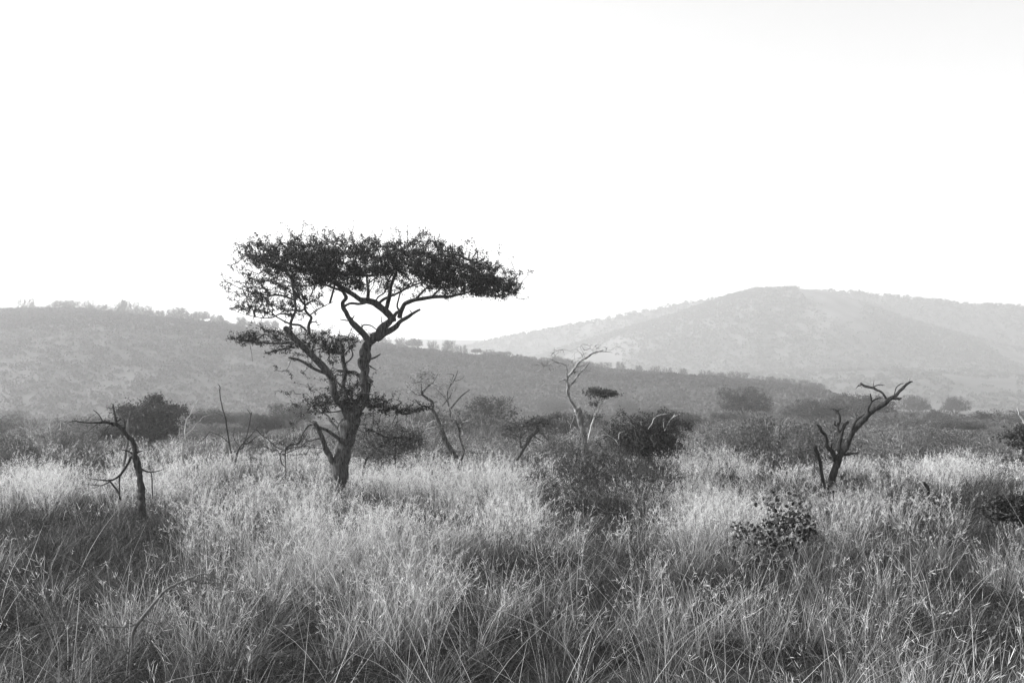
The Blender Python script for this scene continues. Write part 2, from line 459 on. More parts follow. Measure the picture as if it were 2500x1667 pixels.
def plant(name, kind, seed):
    """builds one plant at the origin: Empty > trunk, crown; unit scale metres"""
    global rng
    keep, rng = rng, np.random.default_rng(seed)
    tr, cr = MB(), MB()
    mats = ('twig', 'leaf')
    if kind == 'thorn_bush':
        stems = [(rng.uniform(-.25, .25), rng.uniform(-.25, .25)) for _ in range(6)]
        seeds = np.array([(x, y, z) for x, y in stems for z in (-.1, .1, .25)])
        pts = dome_points(420, 1.7, .15, 1.7, .2, lobes=1.0, seed=seed)
        pts[:, 2] += .25 * (fbm(pts[:, 0] * 1.2 + seed, pts[:, 1] * 1.2, 3) - .5)
        pos, par, order, _ = grow(seeds, pts, .5)
        tips, _ = twigs(tr, pos, par, order, len(seeds), .008, .035)
        leaves_on(cr, pos, par, order, tips, 2, 5, .05, .065, .07, .24, 1.8)
        mats = ('greywood', 'leaf')
    elif kind == 'bare_bush':
        stems = [(rng.uniform(-.2, .2), rng.uniform(-.2, .2)) for _ in range(5)]
        seeds = np.array([(x, y, z) for x, y in stems for z in (-.1, .15)])
        pts = dome_points(260, 1.5, .2, 2.0, .1, lobes=1.0, seed=seed)
        pos, par, order, _ = grow(seeds, pts, .6)
        tips, _ = twigs(tr, pos, par, order, len(seeds), .008, .04)
        leaves_on(cr, pos, par, order, tips, 1, 2, .05, .06, .1, .22, 1.8)
        mats = ('paletwig', 'leaf')
    elif kind == 'dense_bush':
        seeds = np.array([(rng.uniform(-.3, .3), rng.uniform(-.3, .3), z) for _ in range(5) for z in (-.1, .2)])
        pts = dome_points(520, 1.5, .1, 1.6, .45, lobes=1.0, seed=seed)
        pos, par, order, _ = grow(seeds, pts, .4)
        tips, _ = twigs(tr, pos, par, order, len(seeds), .008, .05)
        leaves_on(cr, pos, par, order, tips, 4, 9, .08, .08, .05, .19, 1.6)
    elif kind in ('umbrella', 'flat_umbrella'):
        flat = kind == 'flat_umbrella'
        h = 4.6; zc = 2.3 if not flat else 3.4
        fork = 1.2
        trunk = catmull([(0, 0, -.2), (.08, 0, .5), (-.05, .05, fork)], 4)
        tube(tr, trunk, np.linspace(.2, .15, len(trunk)), 8, .06)
        seeds = [trunk[-1]]
        for k in range(7):
            a = k / 7 * 6.28 + rng.uniform(-.3, .3); r = rng.uniform(1.2, 2.3)
            L = catmull([trunk[-1], (math.cos(a) * r * .45, math.sin(a) * r * .45, fork + .7 * (zc - fork) + .2),
                         (math.cos(a) * r, math.sin(a) * r, zc + .35)], 5)
            tube(tr, L, np.linspace(.10, .035, len(L)), 6)
            seeds += list(L[3:])
        seeds = np.array(seeds)
        pts = dome_points(800, 3.1, zc, h, .35, lobes=.8, seed=seed)
        pts[:, 2] += .5 * (fbm(pts[:, 0] * .8 + seed, pts[:, 1] * .8, 3) - .5)
        pos, par, order, _ = grow(seeds, pts, .3)
        tips, _ = twigs(tr, pos, par, order, len(seeds), .012, .06)
        leaves_on(cr, pos, par, order, tips, 5, 14, .13, .13, .03, .10, 1.7)
    elif kind == 'round_tree':
        trunk = catmull([(0, 0, -.2), (.1, 0, .5), (0, .05, 1.0)], 4)
        tube(tr, trunk, np.linspace(.2, .13, len(trunk)), 8, .06)
        seeds = np.array(list(trunk[3:]))
        pts = dome_points(620, 2.2, .6, 4.2, .4, lobes=1.0, seed=seed)
        pos, par, order, _ = grow(seeds, pts, .35)
        tips, _ = twigs(tr, pos, par, order, len(seeds), .012, .10)
        leaves_on(cr, pos, par, order, tips, 5, 15, .14, .13, .03, .11, 1.6)
    root = empty(name, (0, 0, 0), 'x', 'bush' if 'bush' in kind else 'tree')
    tr.build('stems' if 'bush' in kind else 'trunk', M[mats[0]], root, True)
    if not cr.empty(): cr.build('foliage' if 'bush' in kind else 'crown', M[mats[1]], root)
    rng = keep
    return root

DIM = {'thorn_bush': (3.4, 1.8), 'bare_bush': (3.0, 2.0), 'dense_bush': (3.0, 1.65), 'umbrella': (6.2, 4.7), 'flat_umbrella': (6.2, 4.7), 'round_tree': (4.4, 4.2)}
NAME = {'thorn_bush': 'thorn_bush', 'bare_bush': 'bare_thorn_bush', 'dense_bush': 'dense_bush', 'umbrella': 'umbrella_tree', 'flat_umbrella': 'flat_umbrella_tree', 'round_tree': 'round_crowned_tree'}
PROTO = {}; USED = {}
for kind, ns in (('thorn_bush', 4), ('bare_bush', 3), ('dense_bush', 3), ('umbrella', 3), ('flat_umbrella', 1), ('round_tree', 3)):
    PROTO[kind] = [plant(NAME[kind], kind, 100 + 13 * i + len(kind)) for i in range(ns)]

def put(kind, px, top, w, Y, label, group, var=None):
    X = (px - 1250) / F * Y; g = float(ground_z(X, Y)); h = CZ - (top - HY) / F * Y - g
    if Y > 300: return put_at(kind, X, Y, g, w * Y / F, h, label, group, var)
    return put_at(kind, X, Y, g, w * Y / F, max(h, .5), label, group, var)

def put_at(kind, X, Y, z, w, h, label, group, var=None):
    i = int(rng.integers(len(PROTO[kind]))) if var is None else var
    p = PROTO[kind][i]; dw, dh = DIM[kind]
    sc = (w / dw, w / dw * rng.uniform(.85, 1.15), h / dh); rz = rng.uniform(-.9, .9)
    if (kind, i) not in USED:
        USED[(kind, i)] = True
        p.location = (X, Y, z); p.rotation_euler = (0, 0, rz); p.scale = sc; p['label'] = label
        if group: p['group'] = group
        return p
    return copy_tree(p, (X, Y, z), rz, sc, label, group)

ORD = ['first', 'second', 'third', 'fourth', 'fifth', 'sixth', 'seventh', 'eighth', 'ninth', 'tenth', 'eleventh', 'twelfth', 'thirteenth', 'fourteenth',
       'fifteenth', 'sixteenth', 'seventeenth', 'eighteenth', 'nineteenth', 'twentieth']
TENS = ['', '', 'twenty', 'thirty', 'forty', 'fifty', 'sixty', 'seventy', 'eighty', 'ninety']
def ordinal(n):
    if n <= 20: return ORD[n - 1]
    if n % 10 == 0: return TENS[n // 10][:-1] + 'ieth'
    return TENS[n // 10] + '-' + ORD[n % 10 - 1]

# --- individually placed middle-distance trees
MT = 'hazy trees standing in the valley scrub'
put('umbrella', 1820, 944, 152, 150, 'wide dark umbrella tree with a knob on its dome, in the hazy scrub', MT, 0)
put('umbrella', 1992, 972, 150, 158, 'broad umbrella tree half behind the black forked dead tree', MT, 1)
put('umbrella', 2098, 957, 172, 165, 'highest smooth dome of foliage behind the black forked dead tree', MT, 2)
put('umbrella', 2232, 962, 84, 330, 'pale round crown in the mist just past the tip of the forked dead tree', MT, 1)
put('umbrella', 2332, 968, 84, 340, 'palest domed crown in the mist near the picture edge', MT, 0)
put('umbrella', 520, 996, 128, 112, 'grey flat tree behind the tall bare pole', MT, 1)
put('umbrella', 596, 1004, 84, 140, 'small grey flat tree beside the forked dead sticks', MT, 2)
put('umbrella', 716, 982, 120, 105, 'sloping dark crown just behind the acacia trunk', MT, 0)
put('umbrella', 650, 1014, 82, 130, 'faint low crown between the forked sticks and the acacia', MT, 2)
put('round_tree', 1190, 968, 160, 80, 'dark ragged tree behind the twin-stemmed thorn tree', MT, 1)
put('umbrella', 50, 1022, 52, 200, 'tiny flat dark crown standing alone above the scrub at the picture edge', MT, 0)
put('round_tree', 2440, 1000, 150, 150, 'long dark crown in the hazy scrub at the picture edge', MT, 2)
put('round_tree', 2360, 1006, 120, 155, 'dark crown touching the long one in the hazy scrub', MT, 0)
put('umbrella', 1530, 975, 74, 300, 'misty dome above the dense dark bush', MT, 1)
put('umbrella', 1345, 968, 76, 310, 'misty dome behind the pale dead tree', MT, 2)
put('round_tree', 1612, 988, 60, 260, 'small misty round crown beside the dense dark bush', MT, 1)
put('umbrella', 1205, 985, 80, 300, 'misty dome beyond the dark ragged tree', MT, 0)
put('round_tree', 2280, 1000, 90, 190, 'grey round crown in the scrub below the palest domes', MT, 1)
put('round_tree', 2200, 1006, 80, 180, 'grey low crown below the tip of the forked dead tree', MT, 2)

DENSE = 1
# --- skyline trees of the wooded ridge
SK = 'trees along the skyline of the wooded ridge'
sky_n = 0
fixed = [(941, 'round_tree', 30, 16), (977, 'round_tree', 32, 22), (1012, 'umbrella', 42, 26), (1055, 'round_tree', 32, 24), (1095, 'round_tree', 44, 30), (1128, 'round_tree', 30, 24),
         (1163, 'flat_umbrella', 26, 18), (1217, 'flat_umbrella', 64, 15), (1270, 'umbrella', 24, 12), (1300, 'umbrella', 20, 10), (1515, 'round_tree', 24, 20), (1560, 'round_tree', 20, 14),
         (1600, 'round_tree', 18, 16), (1630, 'round_tree', 22, 16), (1668, 'round_tree', 20, 16)]
lst = list(fixed)
x = -60
while x < 2010:
    if x < 930: w = rng.uniform(28, 62); hh = 5 + 27 * rng.random() ** 1.2
    else: w = rng.uniform(30, 56); hh = rng.uniform(9, 17)
    if not any(abs(x - f[0]) < 20 for f in fixed):
        lst.append((x, rng.choice(['round_tree', 'umbrella', 'round_tree']), w, hh))
    x += w * (rng.uniform(.3, .8) if x < 930 else rng.uniform(.45, 1.1))
lst.sort(key=lambda r: r[0])
for px, kind, w, hh in lst:
    u = (px - 1250) / F; Yc = float(near.crestY(u)) * .955; z = float(near.z(np.array(u), np.array(Yc)))
    if -90 < px < 2560: sky_n += 1
    lab = {'flat_umbrella': 'flat-topped', 'umbrella': 'domed', 'round_tree': 'bushy'}[kind]
    put_at(str(kind), u * Yc, Yc, z - 1.0, max(w, 26) * Yc / F, hh * Yc / F * .9 + 3.2, f'hazy {lab} tree on the ridge skyline, {ordinal(sky_n)} down from the high end', SK)

# --- scrub belts between the grass and the hills
LAND = [(347, 'black leaning snag'), (555, 'tall bare pole'), (820, 'flat-topped acacia'), (1110, 'twin-stemmed thorn tree'), (1425, 'pale dead tree'),
        (1600, 'dense dark bush'), (1820, 'knobbed umbrella'), (2025, 'black forked dead tree'), (2262, 'short charred stump'), (2480, 'white dead stick')]
def belt(name, n, Y0, Y1, tops, wlo, whi, kinds, group, where, skip=()):
    rows = []
    for k in range(n):
        px = -60 + 2620 * (k + rng.uniform(.1, .9)) / n
        if any(a < px < b for a, b in skip): continue
        rows.append((px, rng.uniform(Y0, Y1)))
    cnt = {}
    rows = sorted(rows, key=lambda r: min(abs(r[0] - l[0]) for l in LAND))
    for px, Y in rows:
        top = np.interp(px, tops[0], tops[1]) + rng.uniform(-26, 30)
        l = min(LAND, key=lambda q: abs(q[0] - px)); cnt[l] = cnt.get(l, 0) + 1
        kind = str(rng.choice(kinds)); w = rng.uniform(wlo, whi)
        if kind == 'umbrella' and px < 420: kind = 'thorn_bush'
        if kind == 'umbrella': top -= rng.uniform(6, 26)
        ad = {'thorn_bush': 'thorn bush', 'bare_bush': 'pale twiggy bush', 'dense_bush': 'dense dark bush', 'round_tree': 'bushy tree', 'umbrella': 'flat-crowned tree'}[kind]
        put(kind, px, top, w, Y, f'{ad} {where}, {ordinal(cnt[l])} from the {l[1]}', group)
PX = [0, 230, 300, 450, 700, 820, 1000, 1150, 1300, 1400, 1560, 1700, 1900, 2100, 2300, 2500]
belt('near', 86, 35.5, 52, (PX, [1042, 1062, 1098, 1098, 1100, 1078, 1052, 1040, 1075, 1062, 1050, 1034, 1034, 1040, 1050, 1046]), 90, 200,
     ['thorn_bush', 'thorn_bush', 'bare_bush', 'dense_bush'], 'scrub at the far edge of the grass', 'at the edge of the grass', [(255, 420), (1500, 1665)])
belt('mid', 84, 54, 110, (PX, [1020, 1035, 1062, 1056, 1048, 1044, 1022, 1015, 1040, 1040, 1030, 1028, 1030, 1042, 1046, 1045]), 90, 180,
     ['thorn_bush', 'bare_bush', 'thorn_bush', 'dense_bush', 'umbrella'], 'scrub in the middle distance', 'in the middle scrub', [(280, 440)])
belt('far', 70, 120, 240, (PX, [1026, 1034, 1040, 1034, 1030, 1028, 1020, 1018, 1028, 1026, 1022, 1026, 1024, 1014, 1016, 1016]), 70, 150,
     ['dense_bush', 'round_tree', 'umbrella', 'dense_bush'], 'hazy scrub on the valley floor', 'in the far hazy scrub')

# ----------------------------------------------------------------------------- the flat-topped acacia
ac = Limbs(500, 500, 0.45927, 25.0, bend=.25)
A = lambda p, end=None, sub=None: ac.add([(q[0], q[1], q[2] * (1 if len(ac.chains) == 0 else .86)) for q in p], end, sub)
A([(690, 1560, 92), (705, 1480, 82), (720, 1380, 78), (745, 1250, 80), (772, 1150, 82), (797, 1100, 64), (830, 1055, 50), (852, 1000, 46), (850, 940, 52), (845, 880, 44), (846, 820, 58), (858, 765, 56), (888, 720, 45), (908, 700, 44)], 0, 6)
A([(905, 705, 46), (935, 665, 44), (975, 625, 40), (1000, 600, 34)])
A([(912, 712, 40), (945, 690, 40), (1005, 652, 34), (1040, 615, 24), (1090, 582, 18), (1140, 552, 12)], .25)
A([(1098, 575, 8), (1085, 555, 5)])
A([(1005, 625, 44), (985, 595, 44), (955, 565, 42), (915, 530, 42), (868, 513, 38), (820, 497, 32), (745, 450, 28), (690, 420, 24), (640, 385, 20), (560, 350, 14), (450, 330, 9)], -.5)
A([(745, 450, 18), (700, 400, 16), (660, 340, 12), (620, 290, 8)], -1.4)
A([(868, 513, 20), (865, 470, 18), (850, 410, 14), (830, 340, 10)], .9)
A([(960, 570, 24), (972, 530, 24), (986, 485, 22), (1000, 430, 16), (1040, 360, 12), (1080, 290, 8)], -.9)
A([(918, 530, 18), (955, 492, 16), (1000, 468, 14), (1070, 420, 12), (1160, 370, 9)], 1.3)
A([(905, 520, 10), (916, 490, 10), (945, 455, 9), (950, 400, 7)], .8)
A([(1030, 600, 28), (1040, 560, 24), (1062, 523, 24), (1110, 505, 22), (1200, 488, 20), (1300, 480, 15), (1400, 455, 11), (1520, 440, 8), (1620, 450, 5)], .5)
A([(1200, 488, 14), (1260, 440, 12), (1340, 380, 9), (1430, 330, 6)], -1.2)
A([(1110, 505, 14), (1150, 450, 12), (1200, 390, 9), (1250, 310, 7)], 1.4)
A([(1040, 575, 14), (1022, 540, 12), (1030, 508, 10), (1050, 450, 8)], -.3)
A([(1000, 600, 22), (1020, 575, 18), (1045, 560, 14)])
A([(885, 735, 40), (850, 690, 38), (800, 640, 32), (780, 610, 26), (757, 570, 26), (750, 530, 24), (768, 500, 22), (745, 470, 16), (690, 450, 12), (620, 420, 8)], -.9)
A([(755, 548, 16), (790, 530, 16), (830, 533, 16), (870, 525, 18)])
A([(790, 620, 10), (760, 618, 8), (726, 612, 5)]); A([(805, 640, 12), (790, 615, 10), (802, 590, 6)])
A([(850, 690, 12), (838, 660, 10), (845, 640, 9), (880, 642, 8), (920, 668, 6)]); A([(838, 655, 5), (832, 625, 3)])
A([(945, 630, 8), (938, 612, 6), (942, 595, 4)])
A([(772, 1140, 60), (745, 1080, 46), (712, 1040, 42), (690, 1000, 40), (682, 940, 38), (668, 900, 38), (620, 842, 38), (570, 790, 36), (520, 740, 36), (480, 692, 36), (452, 660, 30)], -.6)
A([(490, 670, 16), (482, 640, 16), (500, 600, 16), (512, 560, 14), (508, 480, 16), (492, 400, 15), (440, 350, 10), (370, 330, 7)], -1.0)
A([(510, 520, 12), (450, 500, 10), (370, 500, 8), (280, 480, 5), (200, 440, 3)], -1.6)
A([(500, 600, 12), (430, 590, 9), (380, 612, 7), (300, 605, 5), (210, 580, 3), (155, 550, 2)], -.6)
A([(555, 690, 18), (548, 645, 20), (562, 600, 18), (545, 580, 16), (520, 540, 14), (560, 500, 9)], .3)
A([(548, 640, 10), (570, 622, 8), (590, 622, 5)]); A([(560, 580, 9), (600, 540, 7), (650, 500, 5)], .8)
A([(540, 670, 12), (505, 640, 14), (455, 632, 14), (418, 618, 10)])
A([(672, 905, 22), (640, 890, 20), (590, 870, 18), (520, 830, 16), (456, 812, 13)], -.2)
A([(480, 738, 14), (400, 742, 12), (330, 738, 10), (270, 735, 7), (205, 722, 4)], -.9)
A([(470, 735, 12), (420, 735, 11), (370, 705, 9), (300, 690, 7), (220, 705, 4)], .2)
A([(500, 762, 12), (455, 765, 10), (400, 782, 8), (352, 790, 4)], -.5)
A([(280, 738, 4), (290, 790, 3), (296, 840, 2)])
A([(765, 1060, 26), (752, 1010, 24), (735, 960, 24), (742, 900, 23), (736, 855, 23), (720, 800, 22), (718, 750, 22), (695, 728, 18)], .35)
A([(720, 790, 18), (680, 780, 18), (620, 760, 16), (585, 735, 10), (560, 715, 6)], .7); A([(725, 800, 10), (750, 770, 8), (790, 720, 4)], .6)
A([(735, 850, 10), (780, 800, 9), (760, 745, 5)], .2); A([(640, 765, 8), (600, 720, 6), (640, 690, 4)], .9)
A([(850, 925, 22), (800, 895, 20), (750, 885, 16), (690, 880, 12)], .3)
A([(755, 1010, 14), (720, 960, 12), (688, 925, 8)]); A([(885, 820, 14), (912, 808, 12), (936, 794, 9)])
A([(868, 945, 28), (885, 940, 22), (892, 934, 12)]); A([(868, 850, 10), (895, 868, 8), (912, 878, 4)])
A([(700, 1400, 44), (680, 1360, 40), (660, 1320, 38), (640, 1262, 36), (620, 1210, 34), (600, 1165, 32), (590, 1148, 22)], -.3)
A([(732, 1290, 24), (718, 1250, 22), (690, 1222, 20), (655, 1195, 18), (622, 1180, 14)], -.3)
A([(724, 1225, 20), (700, 1195, 18), (662, 1150, 15), (640, 1125, 13), (612, 1110, 9)], .5); A([(700, 1190, 10), (715, 1160, 8)])
# long low arm with tufts, reaching over the scrub
A([(820, 1075, 26), (870, 1062, 22), (930, 1072, 18), (1000, 1085, 15), (1055, 1112, 15), (1110, 1095, 14), (1150, 1070, 10), (1190, 1075, 6)], .5)
A([(790, 1060, 16), (740, 1050, 14), (680, 1060, 10), (610, 1040, 8), (550, 1030, 4)], -.3); A([(800, 1050, 14), (760, 1010, 10), (720, 990, 5)], .4)
A([(850, 1050, 12), (900, 1030, 10), (960, 1045, 8), (975, 1030, 4)], .3); A([(770, 1080, 12), (700, 1100, 9), (640, 1100, 6), (570, 1100, 3)], -.4)
A([(1000, 1085, 6), (1040, 1050, 5), (1010, 1035, 3)]); A([(800, 1040, 10), (850, 1000, 8), (900, 1010, 5)], -.2)
ac.to_ground(0, 0, 0)
base = ac.base()
root = empty('acacia_tree', base, 'tall flat-topped acacia with dark umbrella crown and forked trunk in the grass', 'tree')
mb = MB(); ac.emit(mb, .12)
mb.build('trunk', M['bark'], root, True, base)

top_c = np.array([(560, 690), (590, 652), (606, 625), (651, 608), (697, 603), (730, 598), (798, 597), (849, 597), (913, 598), (959, 600), (996, 600), (1051, 592), (1078, 600), (1115, 620), (1166, 634), (1189, 652), (1216, 674), (1253, 694), (1278, 722)])
bot_c = np.array([(560, 700), (615, 676), (684, 678), (730, 684), (798, 694), (844, 708), (890, 722), (959, 716), (1005, 722), (1051, 724), (1097, 731), (1143, 727), (1212, 731), (1278, 731)])
m_px = 25.0 / F
def crown_pts(n, top, bot, cx, hw, depth, bias=1.0, seed=0):
    out = []
    while len(out) < n:
        px = rng.uniform(cx - hw, cx + hw); s = rng.uniform(-1, 1)
        e = 1 - ((px - cx) / hw) ** 2
        if abs(s) > math.sqrt(max(e, 0)) ** .7 * .98 + .04: continue
        t, b = np.interp(px, top[:, 0], top[:, 1]), np.interp(px, bot[:, 0], bot[:, 1])
        m = t * .45 + b * .55; sh = math.sqrt(max(0, 1 - .62 * s * s))
        py = m + (rng.uniform(t, b) - m) * sh
        W = at(px, py, 25.0); W[1] += s * depth
        out.append(W)
    return np.array(out)
C0 = crown_pts(1100, top_c, bot_c, 934, 318, 2.2)
def sprays(C, cx, k, lo, hi, up0, up1, jit):
    """short stiff twigs running outward from the stem and curling up at the tip"""
    ctr = at(cx, 700, 25.0); out = []
    for c in C:
        d = np.array([c[0] - ctr[0], (c[1] - ctr[1]) * 1.1, 0.]); d /= np.linalg.norm(d) + .3
        d = d + np.array([rng.normal(0, jit), rng.normal(0, jit), 0]); L = rng.uniform(lo, hi)
        for q in np.linspace(0, 1, k):
            out.append(c + d * L * (q - .35) + np.array([0, 0, L * (rng.uniform(up0, up1) * q ** 2)]) + rng.normal(0, .008, 3))
    return np.array(out)
P1 = sprays(C0, 925, 5, .25, .55, .15, .75, .45)
# airy hole over the right-hand limb and thinner fringe
scr = np.column_stack([P1[:, 0] / P1[:, 1] * F + 1250, HY - (P1[:, 2] - CZ) / P1[:, 1] * F])
keep = ~((np.abs(scr[:, 0] - 960) < 75) & (scr[:, 1] > 672) & (rng.random(len(P1)) < .72))
keep &= ~((scr[:, 0] < 680) & (rng.random(len(P1)) < .12))
_t = np.interp(scr[:, 0], top_c[:, 0], top_c[:, 1]); _b = np.interp(scr[:, 0], bot_c[:, 0], bot_c[:, 1])
_v = (scr[:, 1] - _t) / np.maximum(_b - _t, 8); _e = np.minimum(np.minimum(_v, 1 - _v) * 3.2, 1.3 - np.abs(scr[:, 0] - 925) / 300).clip(0, 1)
keep &= fbm(scr[:, 0] / 30 + P1[:, 1] * 1.1, scr[:, 1] / 17 + P1[:, 1] * .7, 91, 2) > .52 - .44 * _e
P1 = P1[keep]
# layered tufts beneath, round the bare limbs: (x, y, rx, ry, depth offset, depth radius, n)
def tuft(cx, cy, rx, ry, off, dr, n):
    d = rng.normal(0, .62, (n, 3))
    W = np.array([at(cx + a[0] * rx * 1.1, cy + a[1] * ry * 1.35, 25.0) for a in d]); W[:, 1] += off + d[:, 2] * dr
    return W
lower = [tuft(*a) for a in [
    (655, 702, 50, 12, -.7, .7, 110), (700, 700, 55, 12, -.3, .7, 120), (760, 700, 45, 9, 0, .6, 90), (640, 735, 38, 8, -.8, .6, 70), (680, 738, 55, 14, -.5, .7, 170), (740, 730, 36, 14, -.2, .6, 120),
    (700, 765, 48, 12, -.3, .6, 120), (640, 762, 40, 8, -.6, .5, 50), (622, 828, 20, 7, -.5, .4, 50), (645, 838, 40, 9, -.4, .5, 90), (672, 822, 36, 12, -.2, .5, 70), (690, 860, 26, 5, -.4, .3, 30),
    (760, 826, 44, 14, .3, .5, 130), (800, 836, 32, 20, .5, .5, 110), (840, 832, 24, 12, .4, .4, 60), (786, 860, 46, 18, .5, .4, 90), (830, 882, 24, 22, .2, .3, 60), (726, 846, 26, 9, .4, .4, 50),
    (800, 985, 60, 15, 0, .6, 170), (862, 985, 52, 12, .2, .5, 130), (915, 992, 40, 8, .4, .4, 80), (960, 1003, 36, 8, .4, .3, 70), (770, 1000, 36, 12, -.2, .5, 70), (840, 960, 32, 12, 0, .4, 80), (1010, 1004, 36, 6, .5, .3, 60), (885, 950, 22, 14, .1, .3, 40)]]
P2 = np.vstack([sprays(q[rng.random(len(q)) < .24], 790, 5, .18, .42, -.15, .85, .4) for q in lower])
# upright shoots that make the crown's edge bristle
sh = []
for k in range(330):
    px = rng.uniform(585, 1262); e = 1 - ((px - 925) / 352) ** 2
    s = rng.uniform(-1, 1) * math.sqrt(max(e, .02)); t = np.interp(px, top_c[:, 0], top_c[:, 1])
    b0 = np.array(at(px, t + 12 + 20 * abs(s), 25.0)); b0[1] += s * 2.1
    L = rng.uniform(.12, .40) * (1.35 if rng.random() < .12 else .85); dr = np.array([(px - 925) / 500 + rng.normal(0, .45), rng.normal(0, .4), 1]); dr /= np.linalg.norm(dr)
    for q in np.linspace(.25, 1, 4): sh.append(b0 + dr * L * q)
for k in range(46):   # straggling twigs out of the thin side and the far end
    if rng.random() < .7: x0, y0, dx = rng.uniform(590, 650), rng.uniform(620, 770), -rng.uniform(10, 36)
    else: x0, y0, dx = rng.uniform(1180, 1260), rng.uniform(680, 728), rng.uniform(12, 40)
    off = rng.uniform(-1, .8)
    for q in np.linspace(.2, 1, 4):
        W = at(x0 + dx * q, y0 + rng.uniform(-12, 6) * q, 25.0); W[1] += off; sh.append(W)
P3 = np.vstack([np.array(sh)] + [sprays(tuft(*a), 805, 4, .15, .45, -.3, .6, .7) for a in [
    (740, 1045, 50, 30, 0, .5, 16), (880, 1040, 50, 30, .2, .5, 20), (720, 930, 36, 36, .2, .4, 12), (815, 905, 36, 36, .2, .4, 14), (700, 1080, 40, 26, -.2, .4, 10), (930, 1060, 50, 26, .3, .4, 14), (860, 940, 40, 30, 0, .4, 12)]])
sel = (ac.rad < .11)
seeds = ac.pts[sel][::2]
pos, par, order, _ = grow(seeds, np.vstack([P1, P2, P3]), .3)
mb = MB(); tips, _ = twigs(mb, pos, par, order, len(seeds), .0045, .026, 3, .10)
mb.build('twigs', M['twig'], root, True, base)
mb = MB()
i0 = len(seeds); i1 = i0 + len(P1); i2 = i1 + len(P2)
leaves_on(mb, pos, par, order, tips, 8, 19, .034, .042, .008, .028, 2.0, rng_i=(i0, i1))
leaves_on(mb, pos, par, order, tips, 4, 13, .026, .036, .010, .036, 1.9, rng_i=(i1, i2))
leaves_on(mb, pos, par, order, tips, 3, 9, .018, .034, .010, .034, 1.9, rng_i=(i2, 10 ** 9))
mb.build('crown', M['leaf'], root, False, base)
# long white thorns on the low tufts
mb = MB()
idx = [i for i in order if tips[i] <= 4 and pos[i][2] < CZ - (880 - HY) * m_px * 1.0][::3]
for i in idx:
    d = rng.normal(0, 1, 3); d[2] += .3; d /= np.linalg.norm(d); L = rng.uniform(.04, .09)
    tube(mb, [pos[i], pos[i] + d * L], [.0035, .0012], 3)
tag(mb.build('thorns', M['thorn'], root, True, base), kind='stuff')

# ----------------------------------------------------------------------------- dead snags and thin trees traced limb by limb
def bare(name, lb, mats, label, cat, group=None, twig=None, leaf=None, split=None, rough=.14):
    lb.to_ground(0, 0, 0); b = lb.base()
    r = empty(name, b, label, cat, group)
    if split:
        k, m2 = split; rest = lb.chains[k:]; lb.chains = lb.chains[:k]
        mb = MB(); lb.emit(mb, rough); mb.build('trunk', M[m2], r, True, b)['label'] = 'dark lower trunk with a broken stub'
        lb.chains = rest; mb = MB(); lb.emit(mb, rough); mb.build('upper_limb', M[mats], r, True, b)['label'] = 'bleached crooked upper limbs'
    else:
        mb = MB(); lb.emit(mb, rough); mb.build('trunk', M[mats], r, True, b)
    if twig is not None and len(twig[0]):
        pts, r0, tm = twig
        s = lb.pts[::2]; pos, par, order, _ = grow(s, pts, .35)
        t = MB(); tips, _ = twigs(t, pos, par, order, len(s), r0, .016); t.build('twigs', M[tm], r, True, b)
        if leaf:
            per, spread, size, lo, hi, mx = leaf
            l = MB(); leaves_on(l, pos, par, order, tips, mx, per, spread, size, lo, hi, 1.9)
            if not l.empty(): l.build('leaves', M['leaf'], r, False, b)
    return r, b

def cloud(lb, blobs, sg=.72):
    """points round screen ellipses (zoom pixels x, y, rx, ry, n), spread in depth as wide as across"""
    out = []
    for cx, cy, rx, ry, n in blobs:
        d = rng.normal(0, sg, (n, 3))
        W = np.array([at(lb.ox + (cx + a[0] * rx) * lb.sc, lb.oy + (cy + a[1] * ry) * lb.sc, lb.Y0) for a in d])
        W[:, 1] += d[:, 2] * rx * lb.sc / F * lb.Y0 * .8
        out.append(W)
    return np.vstack(out)

# black leaning snag
s = Limbs(180, 960, .16582, 22.0, .3)
A = s.add
A([(1010, 1560, 118), (1000, 1480, 108), (1000, 1400, 98), (978, 1250, 84), (962, 1150, 92), (950, 1050, 106), (922, 950, 98), (905, 850, 68), (888, 760, 62), (850, 680, 62), (790, 620, 56), (735, 560, 60), (690, 510, 56), (640, 460, 52), (600, 430, 40)], 0, 5)
A([(625, 440, 46), (605, 345, 36), (580, 270, 30), (562, 205, 26), (553, 158, 14)], .1); A([(562, 212, 10), (530, 212, 8), (492, 210, 4)])
A([(610, 460, 48), (530, 436, 40), (460, 420, 34), (380, 430, 24), (200, 426, 17), (100, 402, 14), (8, 430, 4)], -.35)
A([(445, 412, 18), (412, 345, 16), (362, 288, 15), (300, 245, 8)]); A([(352, 292, 7), (260, 355, 3)]); A([(385, 440, 16), (320, 490, 12), (200, 585, 4)])
A([(535, 455, 14), (490, 550, 13), (450, 640, 13), (410, 730, 8), (422, 785, 4)], -.4); A([(630, 470, 4), (632, 640, 3), (632, 820, 3)])
A([(728, 545, 30), (735, 470, 27), (712, 405, 25), (672, 355, 20), (638, 318, 8)], .2); A([(690, 375, 12), (710, 345, 6)]); A([(640, 405, 16), (700, 372, 12)])
A([(895, 920, 50), (842, 948, 38), (792, 1060, 36), (722, 1180, 34), (660, 1240, 28), (590, 1270, 26), (480, 1260, 15), (305, 1230, 5)], -.35)
A([(600, 1275, 20), (500, 1330, 18), (420, 1345, 14), (238, 1325, 4)]); A([(430, 1348, 8), (370, 1378, 8), (290, 1385, 4)])
A([(592, 1280, 26), (640, 1350, 30), (700, 1430, 28), (735, 1560, 22)]); A([(716, 1190, 22), (710, 1300, 22), (722, 1420, 20), (730, 1540, 18)])
